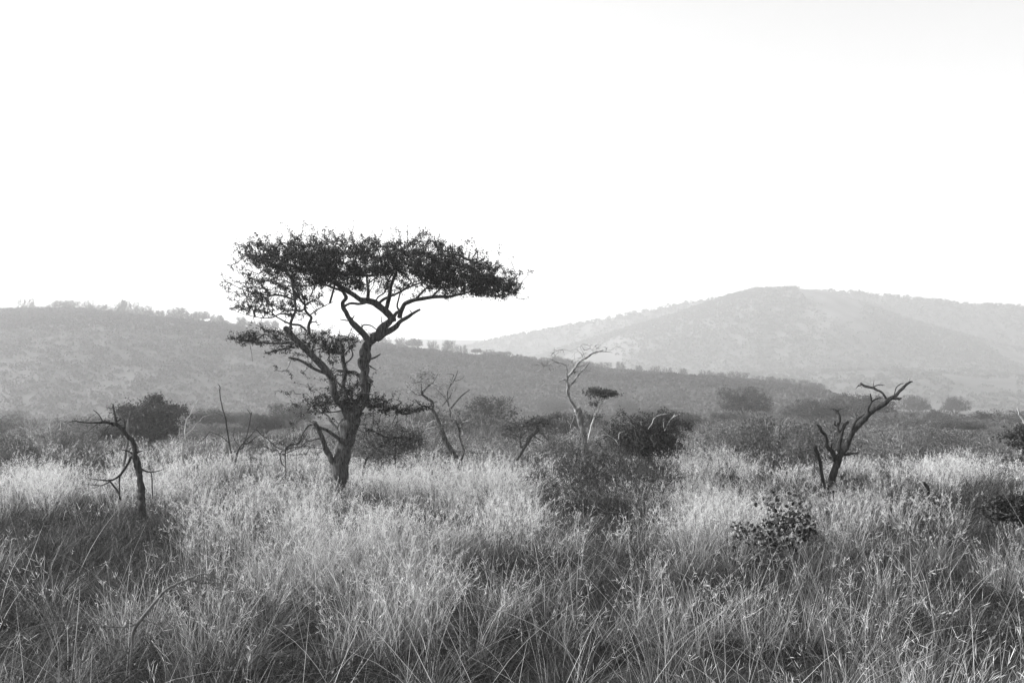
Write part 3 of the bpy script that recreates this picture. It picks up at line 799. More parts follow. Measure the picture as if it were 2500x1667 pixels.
A([(890, 905, 34), (812, 850, 24), (760, 835, 18), (698, 825, 6)]); A([(930, 875, 34), (1000, 850, 24), (1052, 838, 6)], -.15)
A([(1000, 1120, 34), (1060, 1146, 27), (1120, 1160, 18), (1200, 1152, 14), (1292, 1118, 5)], .2); A([(1120, 1160, 18), (1130, 1260, 16), (1122, 1400, 18), (1125, 1560, 14)])
tw = cloud(s, [(350, 300, 70, 50, 7), (150, 420, 90, 40, 8), (450, 640, 60, 90, 8), (400, 1300, 110, 50, 12), (690, 350, 40, 40, 6), (1150, 1150, 80, 60, 9), (560, 200, 30, 50, 4)])
bare('dead_tree', s, 'black', 'black leaning snag with bare crooked branches in the grass', 'dead tree', twig=(tw, .003, 'black'))

s = Limbs(180, 960, .16582, 30.0, .2)
s.add([(725, 1330, 36), (735, 1080, 44), (762, 920, 44), (785, 760, 40), (795, 560, 34), (802, 400, 26), (832, 262, 12)], 0); s.add([(800, 440, 12), (770, 350, 8), (700, 345, 4)])
bare('dead_sapling', s, 'greywood', 'grey upright dead stem just behind the black leaning snag', 'dead tree')

# dense pointed tree
s = Limbs(0, 950, .21259, 68.0, .3)
A = s.add
A([(1700, 680, 60), (1690, 600, 54), (1700, 500, 40), (1740, 350, 26), (1780, 200, 12)], 0); A([(1690, 620, 44), (1600, 540, 30), (1520, 400, 16)], -.6); A([(1700, 600, 44), (1790, 500, 28), (1900, 330, 14)], .7); A([(1640, 680, 30), (1570, 560, 22), (1480, 480, 12)], .5); A([(1750, 660, 34), (1790, 560, 24), (1960, 440, 12)], -.7)
tw = cloud(s, [(1700, 300, 240, 100, 420), (1560, 260, 170, 60, 190), (1880, 260, 190, 60, 260), (1790, 150, 90, 60, 120), (1795, 90, 40, 30, 24), (1600, 420, 190, 90, 260), (1800, 430, 190, 90, 280), (1930, 440, 110, 50, 90), (1460, 460, 120, 60, 110), (1240, 500, 120, 50, 130), (1420, 240, 70, 14, 30), (2010, 250, 70, 30, 50), (1750, 540, 130, 40, 110)])
bare('dense_tree', s, 'greywood', 'dense dark tree with a pointed top behind the black leaning snag', 'tree', twig=(tw, .010, 'twig'), leaf=(9, .11, .14, .025, .07, 5))

# pale forked sapling, tall pole, crossed sticks, arched branch
s = Limbs(420, 920, .16156, 34.0, .25)
A = s.add
A([(150, 1330, 34), (150, 1230, 30), (160, 1010, 18), (190, 915, 15)], 0); A([(160, 1200, 16), (200, 1080, 14), (232, 1010, 15), (196, 920, 15), (200, 800, 17), (220, 680, 20), (246, 620, 19), (290, 560, 16), (330, 460, 13), (412, 335, 6)], -.1)
A([(320, 512, 8), (370, 510, 6), (432, 498, 3)]); A([(205, 870, 9), (300, 792, 11), (350, 710, 11), (402, 662, 10), (438, 608, 10), (540, 570, 4)], .3); A([(130, 1200, 10), (125, 1060, 9), (138, 770, 5)], -.2)
A([(300, 795, 6), (440, 815, 3)])
bare('bare_sapling', s, 'pale', 'pale bare sapling with two thin forks beside the dense dark tree', 'dead tree')

s = Limbs(420, 920, .16156, 33.0, .2)
A = s.add
A([(915, 1340, 26), (905, 1220, 24), (882, 1080, 23), (856, 950, 22), (826, 750, 21), (812, 640, 21), (772, 500, 19), (732, 330, 17), (722, 220, 16), (725, 150, 14), (690, 98, 6)], 0)
A([(772, 590, 9), (692, 552, 7), (630, 518, 3)]); A([(850, 990, 14), (780, 932, 13), (690, 880, 13), (600, 852, 13), (530, 838, 12), (450, 920, 12), (335, 992, 6)], .5); A([(450, 920, 8), (456, 980, 6), (455, 1045, 3)])
bare('dead_pole_sapling', s, 'black', 'tall bare pole of a dead sapling, its thin arm arching down', 'dead tree')

s = Limbs(420, 920, .16156, 33.5, .2)
A = s.add
A([(940, 1340, 36), (975, 1180, 32), (1012, 1090, 26), (1080, 1000, 20), (1200, 870, 15), (1302, 745, 6)], 0); A([(1010, 1095, 22), (1070, 1060, 18), (1108, 930, 19), (1132, 850, 18), (1160, 680, 16), (1176, 560, 16), (1190, 528, 6)], .2)
A([(1172, 566, 11), (1122, 502, 8), (1108, 474, 3)]); A([(1018, 1060, 10), (952, 930, 9), (962, 830, 7), (992, 738, 3)], -.3); A([(1080, 1010, 20), (1150, 1000, 22), (1210, 930, 14), (1260, 880, 6)], .4)
bare('dead_sticks', s, 'black', 'crossed dead sticks forming a vee beside the tall bare pole', 'dead tree')

s = Limbs(420, 920, .16156, 30.0, .12)
A = s.add
A([(1715, 1480, 16), (1716, 1350, 15), (1712, 1200, 22), (1722, 1090, 26), (1745, 1058, 32), (1800, 1022, 30), (1920, 990, 28), (1960, 890, 23), (2012, 800, 23), (2060, 742, 24), (2118, 718, 26), (2142, 700, 18), (2058, 658, 6)], 0)
A([(1730, 1090, 20), (1700, 1100, 17), (1622, 1080, 17), (1550, 1028, 17), (1450, 920, 17), (1372, 870, 17), (1330, 810, 17), (1290, 790, 15), (1222, 785, 5)], -.3)
A([(1880, 995, 15), (1800, 938, 8)]); A([(1745, 1085, 17), (1880, 1058, 13), (1980, 1052, 10), (2062, 1056, 6)], .2); A([(1862, 1070, 7), (1872, 1200, 6), (1870, 1400, 4)])
A([(1660, 1118, 14), (1640, 1180, 14), (1660, 1290, 20), (1712, 1352, 14)], -.1); A([(1570, 1050, 8), (1640, 1200, 8)]); A([(1722, 1060, 6), (1682, 962, 6), (1610, 918, 3)]); A([(1660, 1118, 12), (1720, 1120, 14)])
A([(1740, 1080, 12), (1752, 1140, 10), (1740, 1230, 5)]); A([(1590, 1020, 4), (1600, 960, 4), (1640, 955, 3)])
bare('arched_dead_branch', s, 'black', 'dark arched dead branch dipping into the grass before the acacia trunk', 'dead branch')

# twin-stemmed thorn tree
s = Limbs(900, 830, .20408, 36.0, .3)
A = s.add
A([(1085, 1540, 80), (1050, 1420, 70), (990, 1330, 64), (932, 1230, 58), (890, 1120, 50), (850, 1020, 46), (812, 920, 42), (772, 830, 37), (756, 740, 32), (692, 690, 27), (630, 650, 22)], 0)
A([(640, 652, 22), (662, 600, 22), (720, 542, 18), (765, 505, 13)], .3); A([(628, 645, 14), (682, 590, 11), (742, 528, 8)], -.2); A([(632, 650, 12), (632, 560, 12), (625, 480, 9), (640, 400, 5)])
A([(620, 665, 10), (560, 640, 8), (480, 560, 5)], -.4); A([(760, 510, 8), (800, 450, 6), (830, 380, 4)], .2); A([(720, 540, 8), (640, 500, 6), (520, 520, 4)], -.5)
A([(748, 830, 22), (690, 800, 18), (620, 772, 14), (562, 702, 6)], -.5); A([(960, 790, 12), (922, 702, 11), (850, 630, 9), (772, 562, 7)], .4)
A([(1085, 1540, 44), (1110, 1420, 30), (1140, 1335, 26), (1102, 1230, 25), (1080, 1150, 30), (1080, 1080, 32), (1050, 1020, 27), (1040, 960, 20), (1080, 880, 13), (1050, 858, 6)], .5)
A([(1062, 1012, 18), (1120, 970, 12), (1180, 940, 9), (1240, 908, 4)], .9); A([(1088, 1060, 20), (1120, 1000, 14), (1105, 960, 8)])
A([(1020, 985, 20), (972, 955, 20), (965, 870, 20), (962, 835, 22), (1010, 770, 21), (1072, 700, 18), (1122, 650, 15), (1202, 590, 7)], .7)
A([(965, 835, 16), (942, 740, 15), (932, 640, 15), (962, 560, 15), (1012, 490, 15), (1050, 400, 12), (1062, 360, 4)], .3); A([(960, 560, 12), (1000, 440, 10), (1006, 410, 9), (930, 400, 4)], .5)
A([(1030, 490, 9), (1092, 470, 6), (1142, 430, 3)]); A([(880, 790, 10), (930, 730, 12), (975, 670, 12), (992, 605, 5)]); A([(812, 910, 9), (850, 830, 8), (800, 800, 6)])
tw = cloud(s, [(560, 520, 110, 60, 70), (640, 420, 90, 70, 80), (780, 440, 90, 70, 80), (540, 600, 90, 50, 50), (840, 560, 80, 60, 40), (820, 720, 70, 60, 40), (980, 990, 60, 60, 120), (760, 1080, 110, 80, 110), (900, 980, 90, 70, 60), (720, 800, 80, 60, 40), (1090, 930, 90, 60, 50), (1000, 560, 60, 90, 30)])
bare('thorn_tree', s, 'bark', 'twin-stemmed thorn tree with bleached upper twigs, behind the acacia', 'tree', twig=(tw, .007, 'paletwig'), leaf=(2, .03, .05, .05, .2, 2))

# low tangle of dark branches between the acacia and the twin-stemmed tree
s = Limbs(900, 830, .20408, 29.0, .3)
A = s.add
A([(-60, 1560, 28), (-30, 1440, 26), (60, 1340, 27), (110, 1295, 27), (180, 1250, 26), (250, 1180, 27), (370, 1165, 28), (480, 1172, 18), (600, 1202, 7)], 0)
A([(250, 1170, 28), (150, 1132, 25), (60, 1080, 22), (-40, 1040, 14)], -.4); A([(350, 1175, 18), (322, 1260, 16), (320, 1420, 12), (325, 1560, 10)], -.1); A([(150, 1125, 12), (112, 1000, 10), (50, 930, 6), (-20, 920, 3)], -.3)
A([(370, 1160, 14), (430, 1090, 10), (520, 1060, 5)], .4); A([(100, 1300, 12), (20, 1280, 9), (-60, 1290, 5)], .3)
tw = cloud(s, [(520, 1200, 110, 80, 270), (420, 1240, 130, 90, 230), (200, 1300, 190, 110, 290), (80, 1180, 170, 90, 220), (280, 1080, 150, 90, 190), (0, 1320, 160, 90, 110), (560, 1130, 70, 70, 70), (100, 1400, 160, 70, 80)])
bare('fallen_thorn_branch', s, 'black', 'low dark tangle of thorny branches sprawling beside the acacia trunk', 'dead branch', twig=(tw, .0045, 'twig'), leaf=(4, .05, .05, .04, .12, 2))

# small leaning tree with a tuft
s = Limbs(900, 780, .35714, 34.0, .3)
A = s.add
A([(980, 1010, 34), (1020, 942, 31), (1060, 870, 29), (1110, 800, 27), (1160, 748, 22)], 0); A([(1150, 752, 16), (1148, 706, 15), (1105, 716, 12), (1040, 735, 6)], -.3); A([(1148, 710, 14), (1200, 690, 10), (1245, 678, 9), (1312, 668, 7)], .3)
A([(1240, 680, 7), (1275, 655, 6), (1310, 672, 5)]); A([(1040, 870, 12), (1035, 820, 9), (1065, 775, 8), (1095, 755, 6)], -.2); A([(1120, 790, 8), (1180, 830, 6), (1200, 840, 4)])
tw = cloud(s, [(1020, 725, 90, 26, 110), (1110, 710, 90, 28, 170), (1180, 690, 60, 24, 100), (960, 740, 50, 22, 50), (1130, 680, 60, 18, 60), (1290, 662, 22, 10, 20), (980, 800, 70, 30, 40)])
bare('leaning_tree', s, 'bark', 'small leaning tree with a wispy tufted top between the twin-stemmed and pale trees', 'tree', twig=(tw, .005, 'twig'), leaf=(4, .03, .055, .03, .10, 3))

# pale dead tree
s = Limbs(1290, 820, .18491, 38.0, .3)
A = lambda p, end=None: s.add([(q[0], q[1], q[2] * 1.2) for q in p], end)
A([(775, 1780, 80), (760, 1580, 76), (745, 1480, 70), (732, 1350, 66), (712, 1250, 66), (692, 1150, 70), (668, 1060, 74), (640, 985, 62)], 0); A([(690, 1140, 66), (680, 1020, 54), (672, 950, 40)], .1)
A([(655, 1010, 52), (602, 930, 44), (562, 860, 38), (530, 790, 37), (516, 730, 37), (526, 670, 35), (512, 620, 27), (505, 560, 26), (502, 480, 15), (496, 400, 12), (440, 370, 11), (350, 345, 13), (310, 320, 9), (225, 298, 4)], -.5)
A([(505, 565, 25), (550, 502, 25), (602, 440, 23), (650, 370, 22), (700, 320, 18), (782, 280, 20), (850, 230, 16), (940, 200, 12), (1030, 202, 8), (1132, 212, 3)], .5)
A([(530, 665, 28), (590, 612, 21), (650, 530, 19), (720, 450, 18), (780, 390, 17), (812, 355, 11)], .4); A([(592, 608, 16), (630, 612, 8)])
A([(350, 345, 11), (270, 370, 9), (210, 400, 9), (150, 380, 6), (58, 388, 3)], -.6); A([(212, 400, 9), (160, 450, 7), (58, 490, 3)]); A([(318, 320, 7), (290, 270, 6), (350, 210, 6), (440, 180, 6), (502, 178, 3)], .2); A([(312, 308, 6), (370, 240, 5), (430, 200, 3)])
A([(440, 372, 8), (370, 430, 6), (310, 470, 7), (225, 532, 3)], .4); A([(495, 575, 15), (440, 580, 14), (378, 622, 5)]); A([(625, 440, 10), (570, 350, 7), (602, 310, 6), (692, 290, 4)], -.4); A([(730, 305, 10), (700, 240, 6), (650, 190, 3)])
A([(862, 225, 8), (862, 160, 6), (925, 100, 3)]); A([(752, 290, 6), (690, 145, 5), (640, 150, 4)], .3); A([(690, 140, 6), (720, 108, 6), (790, 122, 6), (822, 152, 7), (748, 185, 8), (700, 130, 5)]); A([(1035, 200, 7), (1042, 150, 7), (1000, 140, 3)])
A([(640, 410, 9), (740, 390, 4)]); A([(600, 475, 14), (680, 465, 11), (770, 452, 8), (872, 458, 3)], .4); A([(760, 462, 6), (772, 500, 5), (765, 555, 2)]); A([(620, 480, 12), (600, 500, 10)]); A([(342, 150, 3), (342, 215, 4)])
A([(715, 1195, 30), (750, 1142, 26), (788, 1098, 8)]); A([(712, 1110, 16), (742, 1050, 16), (772, 972, 6)]); A([(748, 1020, 8), (742, 978, 5)])
tw = cloud(s, [(200, 380, 130, 60, 40), (900, 190, 160, 50, 40), (400, 220, 110, 60, 20), (620, 340, 80, 70, 25), (720, 430, 90, 50, 25)])
bare('pale_dead_tree', s, 'mottled', 'tall pale dead tree with bleached crooked top and dark broken stub', 'dead tree', twig=(tw, .005, 'greywood'), split=(2, 'greywood'))

# little umbrella acacia
s = Limbs(1290, 820, .18491, 48.0, .2)
A = s.add
A([(800, 1330, 26), (830, 1190, 25), (855, 1120, 25), (900, 1020, 25), (932, 950, 22), (960, 880, 20), (1000, 840, 15), (1060, 800, 10), (1150, 770, 5)], 0); A([(952, 880, 15), (902, 860, 13), (862, 810, 11), (800, 762, 7)], .2)
A([(902, 1012, 14), (872, 950, 12), (850, 890, 7)], -.2); A([(862, 1120, 14), (872, 1050, 13), (888, 1000, 8)]); A([(890, 1080, 12), (930, 1040, 14), (955, 1015, 6)]); A([(940, 915, 8), (1000, 905, 5)])
tw = cloud(s, [(850, 745, 80, 36, 170), (960, 760, 90, 38, 220), (1060, 755, 90, 32, 200), (880, 705, 60, 22, 60), (1140, 765, 50, 14, 50), (860, 900, 46, 30, 60), (1000, 730, 90, 20, 80), (900, 1060, 60, 24, 30)])
bare('small_umbrella_acacia', s, 'pale', 'small umbrella acacia on a pale slanting stem behind the pale dead tree', 'tree', twig=(tw[::2], .005, 'twig'), leaf=(6, .04, .08, .025, .07, 5))

# black forked dead tree
s = Limbs(1950, 910, .18496, 25.0, .22)
A = s.add
A([(420, 1640, 104), (435, 1480, 98), (452, 1350, 98), (500, 1200, 88), (542, 1110, 84), (600, 1020, 77), (660, 900, 72), (722, 770, 72), (800, 690, 68), (880, 600, 62), (960, 520, 62), (1050, 460, 62), (1140, 400, 62), (1220, 340, 52), (1280, 300, 42), (1350, 230, 38), (1410, 170, 36), (1455, 130, 27), (1502, 114, 14)], 0, 5)
A([(1262, 290, 14), (1300, 200, 14), (1370, 150, 13), (1422, 138, 10)], .2); A([(1240, 325, 42), (1300, 347, 36), (1336, 335, 22)], -.1)
A([(1172, 370, 28), (1122, 270, 33), (1040, 215, 37), (980, 190, 37), (905, 168, 37), (870, 135, 22)], .3); A([(890, 155, 16), (832, 175, 13), (798, 208, 5)]); A([(1008, 195, 15), (1050, 170, 14), (1110, 155, 12), (1178, 166, 4)]); A([(1010, 195, 10), (1020, 140, 8), (1028, 92, 3)])
A([(915, 545, 26), (914, 450, 28), (936, 388, 28), (922, 340, 23), (896, 278, 14)], -.25); A([(938, 385, 22), (990, 347, 20), (1068, 334, 8)])
A([(540, 1080, 64), (550, 950, 56), (576, 850, 56), (612, 750, 55), (650, 690, 50), (694, 650, 40)], .25); A([(695, 790, 34), (712, 700, 38), (742, 620, 31), (782, 588, 26), (828, 542, 10)], -.2); A([(740, 615, 9), (742, 574, 5)])
A([(580, 800, 34), (532, 720, 38), (562, 680, 38), (580, 620, 37), (562, 540, 33), (530, 495, 26), (482, 472, 10)], .3); A([(545, 515, 18), (582, 488, 17), (622, 468, 7)]); A([(525, 705, 22), (502, 680, 25), (506, 638, 18)])
A([(490, 1190, 66), (440, 1060, 56), (388, 1005, 52), (350, 960, 46), (345, 880, 41), (310, 810, 41), (262, 760, 41), (220, 700, 34), (188, 672, 12)], -.3); A([(415, 1035, 22), (420, 930, 16)])
A([(330, 1640, 54), (312, 1480, 52), (290, 1380, 47), (252, 1200, 42), (230, 1130, 46), (182, 1030, 46), (150, 955, 32)], -.4); A([(600, 1080, 32), (680, 1066, 31), (772, 1043, 14)], -.2); A([(900, 600, 12), (920, 600, 8), (890, 660, 4)])
A([(210, 700, 10), (200, 690, 10), (235, 770, 6)])
tw = cloud(s, [(850, 165, 60, 40, 7), (1080, 160, 70, 30, 8), (540, 480, 60, 30, 8), (200, 690, 40, 50, 7), (810, 560, 40, 40, 7), (1010, 340, 50, 40, 7), (680, 1060, 90, 40, 14), (420, 1230, 130, 160, 46), (1440, 130, 50, 40, 6), (300, 1100, 90, 90, 16)])
bare('dead_tree', s, 'black', 'black forked dead tree with a long slanting trunk and no leaves', 'dead tree', twig=(tw, .0035, 'black'))

# charred stump
s = Limbs(2100, 950, .22321, 23.0, .2)
A = s.add
A([(735, 1400, 44), (742, 1260, 40), (752, 1180, 38), (742, 1100, 36), (720, 1050, 36), (690, 1015, 26)], 0); A([(735, 1290, 22), (690, 1275, 18), (640, 1250, 18), (605, 1210, 18), (585, 1165, 10)], -.1); A([(755, 1200, 14), (785, 1190, 7)])
bare('charred_stump', s, 'black', 'short charred stump with two prongs sticking out of the grass', 'stump')

# dense dark bush
s = Limbs(900, 780, .35714, 35.0, .3)
A = s.add
A([(1930, 985, 30), (1920, 880, 24), (1960, 780, 16), (2010, 720, 9)], 0); A([(1920, 900, 22), (1860, 800, 16), (1800, 720, 9)], -.5); A([(1930, 900, 22), (2000, 830, 16), (2060, 760, 9)], .5); A([(1915, 930, 20), (1800, 860, 14), (1730, 790, 8)], .3)
tw = cloud(s, [(1940, 780, 130, 90, 420), (2010, 840, 110, 70, 300), (1830, 800, 130, 90, 330), (1740, 760, 90, 70, 190), (1980, 720, 120, 60, 250), (2060, 720, 60, 60, 90), (1760, 850, 110, 60, 200), (1880, 870, 160, 50, 260), (1995, 640, 12, 40, 16), (2180, 730, 26, 18, 26), (1720, 640, 24, 22, 10)])
r, b = bare('dense_bush', s, 'greywood', 'dense dark bush with pale twigs poking out of its top', 'bush', twig=(tw, .005, 'twig'), leaf=(9, .05, .06, .02, .065, 5))
lb = Limbs(1450, 960, .21259, 34.5, .1)
for c in ([(620, 410, 10), (665, 350, 11), (690, 290, 10), (750, 250, 9), (840, 238, 6)], [(810, 430, 11), (850, 350, 11), (900, 280, 10), (985, 238, 7)], [(800, 400, 8), (795, 290, 5)], [(285, 530, 9), (292, 460, 8), (345, 436, 5)], [(900, 280, 8), (930, 240, 6)], [(950, 670, 14), (952, 540, 10)], [(290, 600, 8), (240, 530, 8), (150, 470, 4)]):
    lb.add(c)
mb = MB(); lb.emit(mb); mb.build('twigs', M['pale'], r, True, b)['label'] = 'pale bare twigs rising from the top'

# sprawling thorn bush in the grass
s = Limbs(900, 780, .35714, 23.0, .35)
A = s.add
A([(1870, 1390, 16), (1880, 1300, 14), (1892, 1238, 13), (1832, 1132, 11), (1788, 1058, 6)], 0); A([(1890, 1240, 12), (1940, 1130, 11), (1958, 1085, 10), (1980, 1030, 5)], .3); A([(1870, 1320, 12), (1792, 1205, 10), (1740, 1130, 9), (1705, 1095, 5)], -.4)
A([(1890, 1240, 10), (1980, 1236, 9), (2050, 1240, 9), (2150, 1275, 8), (2245, 1318, 4)], -.5); A([(1860, 1310, 10), (1740, 1310, 8), (1620, 1308, 5)], -.3); A([(1945, 1130, 8), (2010, 1200, 7)]); A([(1708, 1100, 8), (1660, 1125, 7), (1540, 1150, 7), (1370, 1212, 4)], .2)
A([(1790, 1060, 8), (1860, 1035, 7), (1920, 1032, 7), (1990, 1060, 4)], .4); A([(1790, 1060, 7), (1740, 1072, 6), (1690, 1070, 4)]); A([(1950, 1100, 7), (1900, 1110, 5), (1860, 1090, 4)]); A([(1540, 1150, 6), (1500, 1080, 5), (1420, 1010, 4)], .5); A([(1540, 1150, 6), (1620, 1040, 5), (1640, 960, 4)], .8)
tw = cloud(s, [(1460, 1010, 130, 70, 420), (1520, 1090, 160, 80, 480), (1600, 1000, 140, 80, 330), (1420, 1130, 130, 70, 260), (1680, 960, 120, 60, 190), (1560, 920, 130, 50, 190), (1960, 1100, 110, 60, 190), (2060, 1090, 90, 40, 110), (1800, 1060, 130, 60, 150), (1900, 1290, 160, 70, 130), (1640, 1180, 160, 60, 220), (1480, 1220, 150, 60, 170), (1740, 1240, 150, 60, 150), (2100, 1180, 120, 60, 90)])
tw = tw[rng.random(len(tw)) < .62]
bare('sprawling_thorn_bush', s, 'greywood', 'sprawling thorn bush with dark crossing branches in the grass below the dense bush', 'bush', twig=(tw, .0045, 'greywood'), leaf=(3, .035, .04, .025, .12, 2))

# leafy tree and dead white stick at the picture edge, dark bushes below it
s = Limbs(2100, 950, .22321, 30.0, .3)
A = s.add
A([(1830, 1200, 70), (1840, 1000, 60), (1850, 760, 50), (1870, 520, 30)], 0); A([(1845, 700, 26), (1760, 600, 16), (1640, 520, 7)], -.5); A([(1845, 600, 26), (1740, 470, 14), (1660, 420, 5)], .3)
tw = cloud(s, [(1790, 430, 80, 26, 60), (1710, 520, 110, 18, 80), (1840, 520, 80, 50, 90), (1790, 590, 110, 16, 80), (1870, 640, 60, 60, 60), (1890, 420, 80, 50, 60), (1850, 800, 60, 80, 40)])
bare('edge_tree', s, 'greywood', 'dark leafy tree cut off by the picture edge', 'tree', twig=(tw, .006, 'twig'), leaf=(8, .06, .08, .03, .08, 5))
s = Limbs(2100, 950, .22321, 33.0, .1)
s.add([(1850, 800, 26), (1830, 560, 24), (1790, 360, 20), (1745, 290, 20), (1735, 250, 18), (1722, 200, 13), (1716, 155, 5)], 0); s.add([(1742, 285, 10), (1770, 230, 7)])
bare('dead_stick', s, 'pale', 'thin white dead stick above the leafy tree at the picture edge', 'dead tree')
s = Limbs(2100, 950, .22321, 18.0, .3)
s.add([(1680, 1560, 20), (1670, 1440, 16), (1640, 1340, 10)], 0); s.add([(1670, 1440, 12), (1760, 1280, 8)], .3); s.add([(1670, 1440, 12), (1520, 1350, 6)], -.3)
tw = cloud(s, [(1640, 1230, 150, 34, 330), (1500, 1230, 80, 26, 110), (1600, 1350, 150, 40, 400), (1740, 1350, 120, 60, 230), (1480, 1360, 70, 26, 70), (1820, 1260, 110, 70, 190), (1860, 1380, 120, 60, 190), (1330, 1325, 40, 8, 16)])
bare('dark_bush', s, 'twig', 'very dark leafy bush in tiers at the picture edge above the tall grass', 'bush', twig=(tw, .004, 'twig'), leaf=(6, .045, .055, .02, .05, 5))
s = Limbs(2100, 950, .22321, 34.0, .3)
s.add([(1300, 1090, 20), (1270, 980, 16), (1260, 900, 8)], 0); s.add([(1290, 1040, 12), (1100, 930, 7)], .3); s.add([(1290, 1040, 12), (1450, 920, 7)], -.3)
tw = cloud(s, [(1240, 900, 90, 70, 190), (1120, 900, 160, 60, 190), (1380, 920, 110, 40, 130), (960, 950, 140, 60, 130), (1000, 880, 120, 40, 90), (1560, 900, 150, 40, 110), (1620, 960, 150, 40, 90)])
bare('dark_scrub_bush', s, 'twig', 'low black-looking bush behind the short charred stump', 'bush', twig=(tw, .005, 'twig'), leaf=(8, .06, .07, .025, .07, 5))

# broad-leaved bush
s = Limbs(1650, 1150, .36139, 15.5, .4)
A = s.add
A([(700, 700, 12), (700, 560, 10), (690, 400, 8), (660, 250, 6), (650, 130, 4)], 0); A([(700, 600, 10), (760, 420, 8), (800, 280, 6), (790, 160, 4)], .3); A([(695, 560, 9), (600, 450, 7), (440, 380, 5), (330, 390, 3)], -.3)
A([(705, 560, 9), (840, 430, 7), (910, 330, 4)], .2); A([(690, 450, 8), (620, 330, 6), (590, 210, 4)], -.2); A([(720, 520, 8), (860, 500, 6), (930, 440, 4)], -.3); A([(690, 600, 8), (560, 560, 6), (380, 640, 4)], .3)
s.to_ground(0, 0, 0); b = s.base()
r = empty('broadleaf_bush', b, 'small bush of round glossy dark leaves standing in the tall grass', 'bush')
mb = MB(); s.emit(mb)
pts = cloud(s, [(700, 400, 150, 130, 40), (560, 460, 150, 80, 30), (690, 380, 130, 120, 150), (800, 340, 110, 110, 130), (650, 230, 60, 70, 30), (880, 420, 70, 60, 50), (540, 400, 110, 60, 70), (420, 390, 70, 40, 24), (620, 500, 130, 70, 90), (760, 500, 110, 60, 70), (800, 180, 40, 40, 8), (380, 630, 60, 30, 36), (600, 600, 90, 40, 50), (660, 150, 20, 30, 8), (910, 320, 30, 30, 14)], .52)
pts = np.vstack([pts, pts[::3] + rng.normal(0, .03, pts[::3].shape)]); n = len(pts)
_s = s.pts[::2]; _p, _q, _o, _ = grow(_s, pts, .3); twigs(mb, _p, _q, _o, len(_s), .0016, .008); mb.build('stems', M['greywood'], r, True, b)
mb = MB(); n = len(pts)
nrm = norm(rng.normal(0, 1, (n, 3))); e1 = norm(np.cross(nrm, rng.normal(0, 1, (n, 3)))); e2 = np.cross(nrm, e1)
sz = rng.uniform(.010, .026, n)[:, None]
ang = np.arange(8) / 8 * 6.283
rim = [pts + e1 * sz * math.cos(a) * 1.4 + e2 * sz * math.sin(a) + nrm * sz * .22 * math.cos(2 * a) for a in ang]
V = np.stack(rim + [pts], 1)
tri = np.array([(k, (k + 1) % 8, 8) for k in range(8)])[None] + (np.arange(n) * 9)[:, None, None]
mb.add(V.reshape(-1, 3), None, tri.reshape(-1, 3), np.repeat(.010 + .11 * rng.uniform(0, 1, n) ** 3, 9))
mb.build('leaves', M['waxleaf'], r, True, b)

# feathery thorn sprig lying in the near grass
s = Limbs(0, 1150, .38265, 9.6, .5)
A = s.add
A([(835, 1200, 15), (842, 1120, 15), (860, 1000, 24), (922, 920, 24), (1002, 820, 19), (1082, 740, 15), (1200, 690, 12), (1302, 652, 9), (1420, 700, 7), (1505, 750, 4)], 0); A([(900, 955, 14), (830, 985, 11), (700, 980, 9), (560, 945, 7), (400, 930, 6), (250, 960, 3)], -.3)
A([(910, 950, 12), (1012, 970, 6)]); A([(560, 945, 7), (420, 990, 5), (300, 930, 3)], .2); A([(1205, 690, 7), (1260, 720, 6), (1360, 740, 4)], .2); A([(1080, 742, 7), (1180, 770, 6), (1320, 770, 3)], -.2); A([(1010, 815, 6), (940, 800, 5), (860, 860, 3)], .2)
A([(1180, 640, 4), (1260, 655, 4)])
tw = cloud(s, [(1330, 690, 90, 40, 150), (1200, 720, 120, 50, 120), (1400, 720, 90, 40, 90), (420, 940, 130, 50, 150), (300, 950, 70, 50, 70), (640, 960, 130, 50, 90), (860, 850, 100, 60, 90), (1010, 980, 90, 50, 70), (1300, 780, 90, 50, 60)])
bare('thorn_sprig', s, 'greywood', 'feathery thorn sprig with an arching stem low in the near grass', 'plant', twig=(tw[::2], .0013, 'twig'), leaf=(5, .012, .014, .05, .16, 3))

# ----------------------------------------------------------------------------- grass
def patch(px, py):
    """how thickly the pale seeding grass stands in each patch of the field"""
    g = lambda x, y, sx, sy, a: a * np.exp(-((px - x) / sx) ** 2 - ((py - y) / sy) ** 2)
    d = .55 + g(930, 1270, 330, 130, .9) + g(120, 1150, 280, 50, .9) + g(1740, 1180, 110, 70, .9) + g(2180, 1210, 200, 40, .4) + g(1000, 1130, 350, 40, .4) + g(560, 1130, 200, 50, .6)
    d = d - g(240, 1310, 330, 80, .5) - g(1400, 1230, 170, 80, .35) - g(2080, 1320, 300, 50, .35) - g(0, 1480, 160, 110, .45) - g(1300, 1640, 1400, 60, .3)
    return np.clip(d, .08, 1.5)

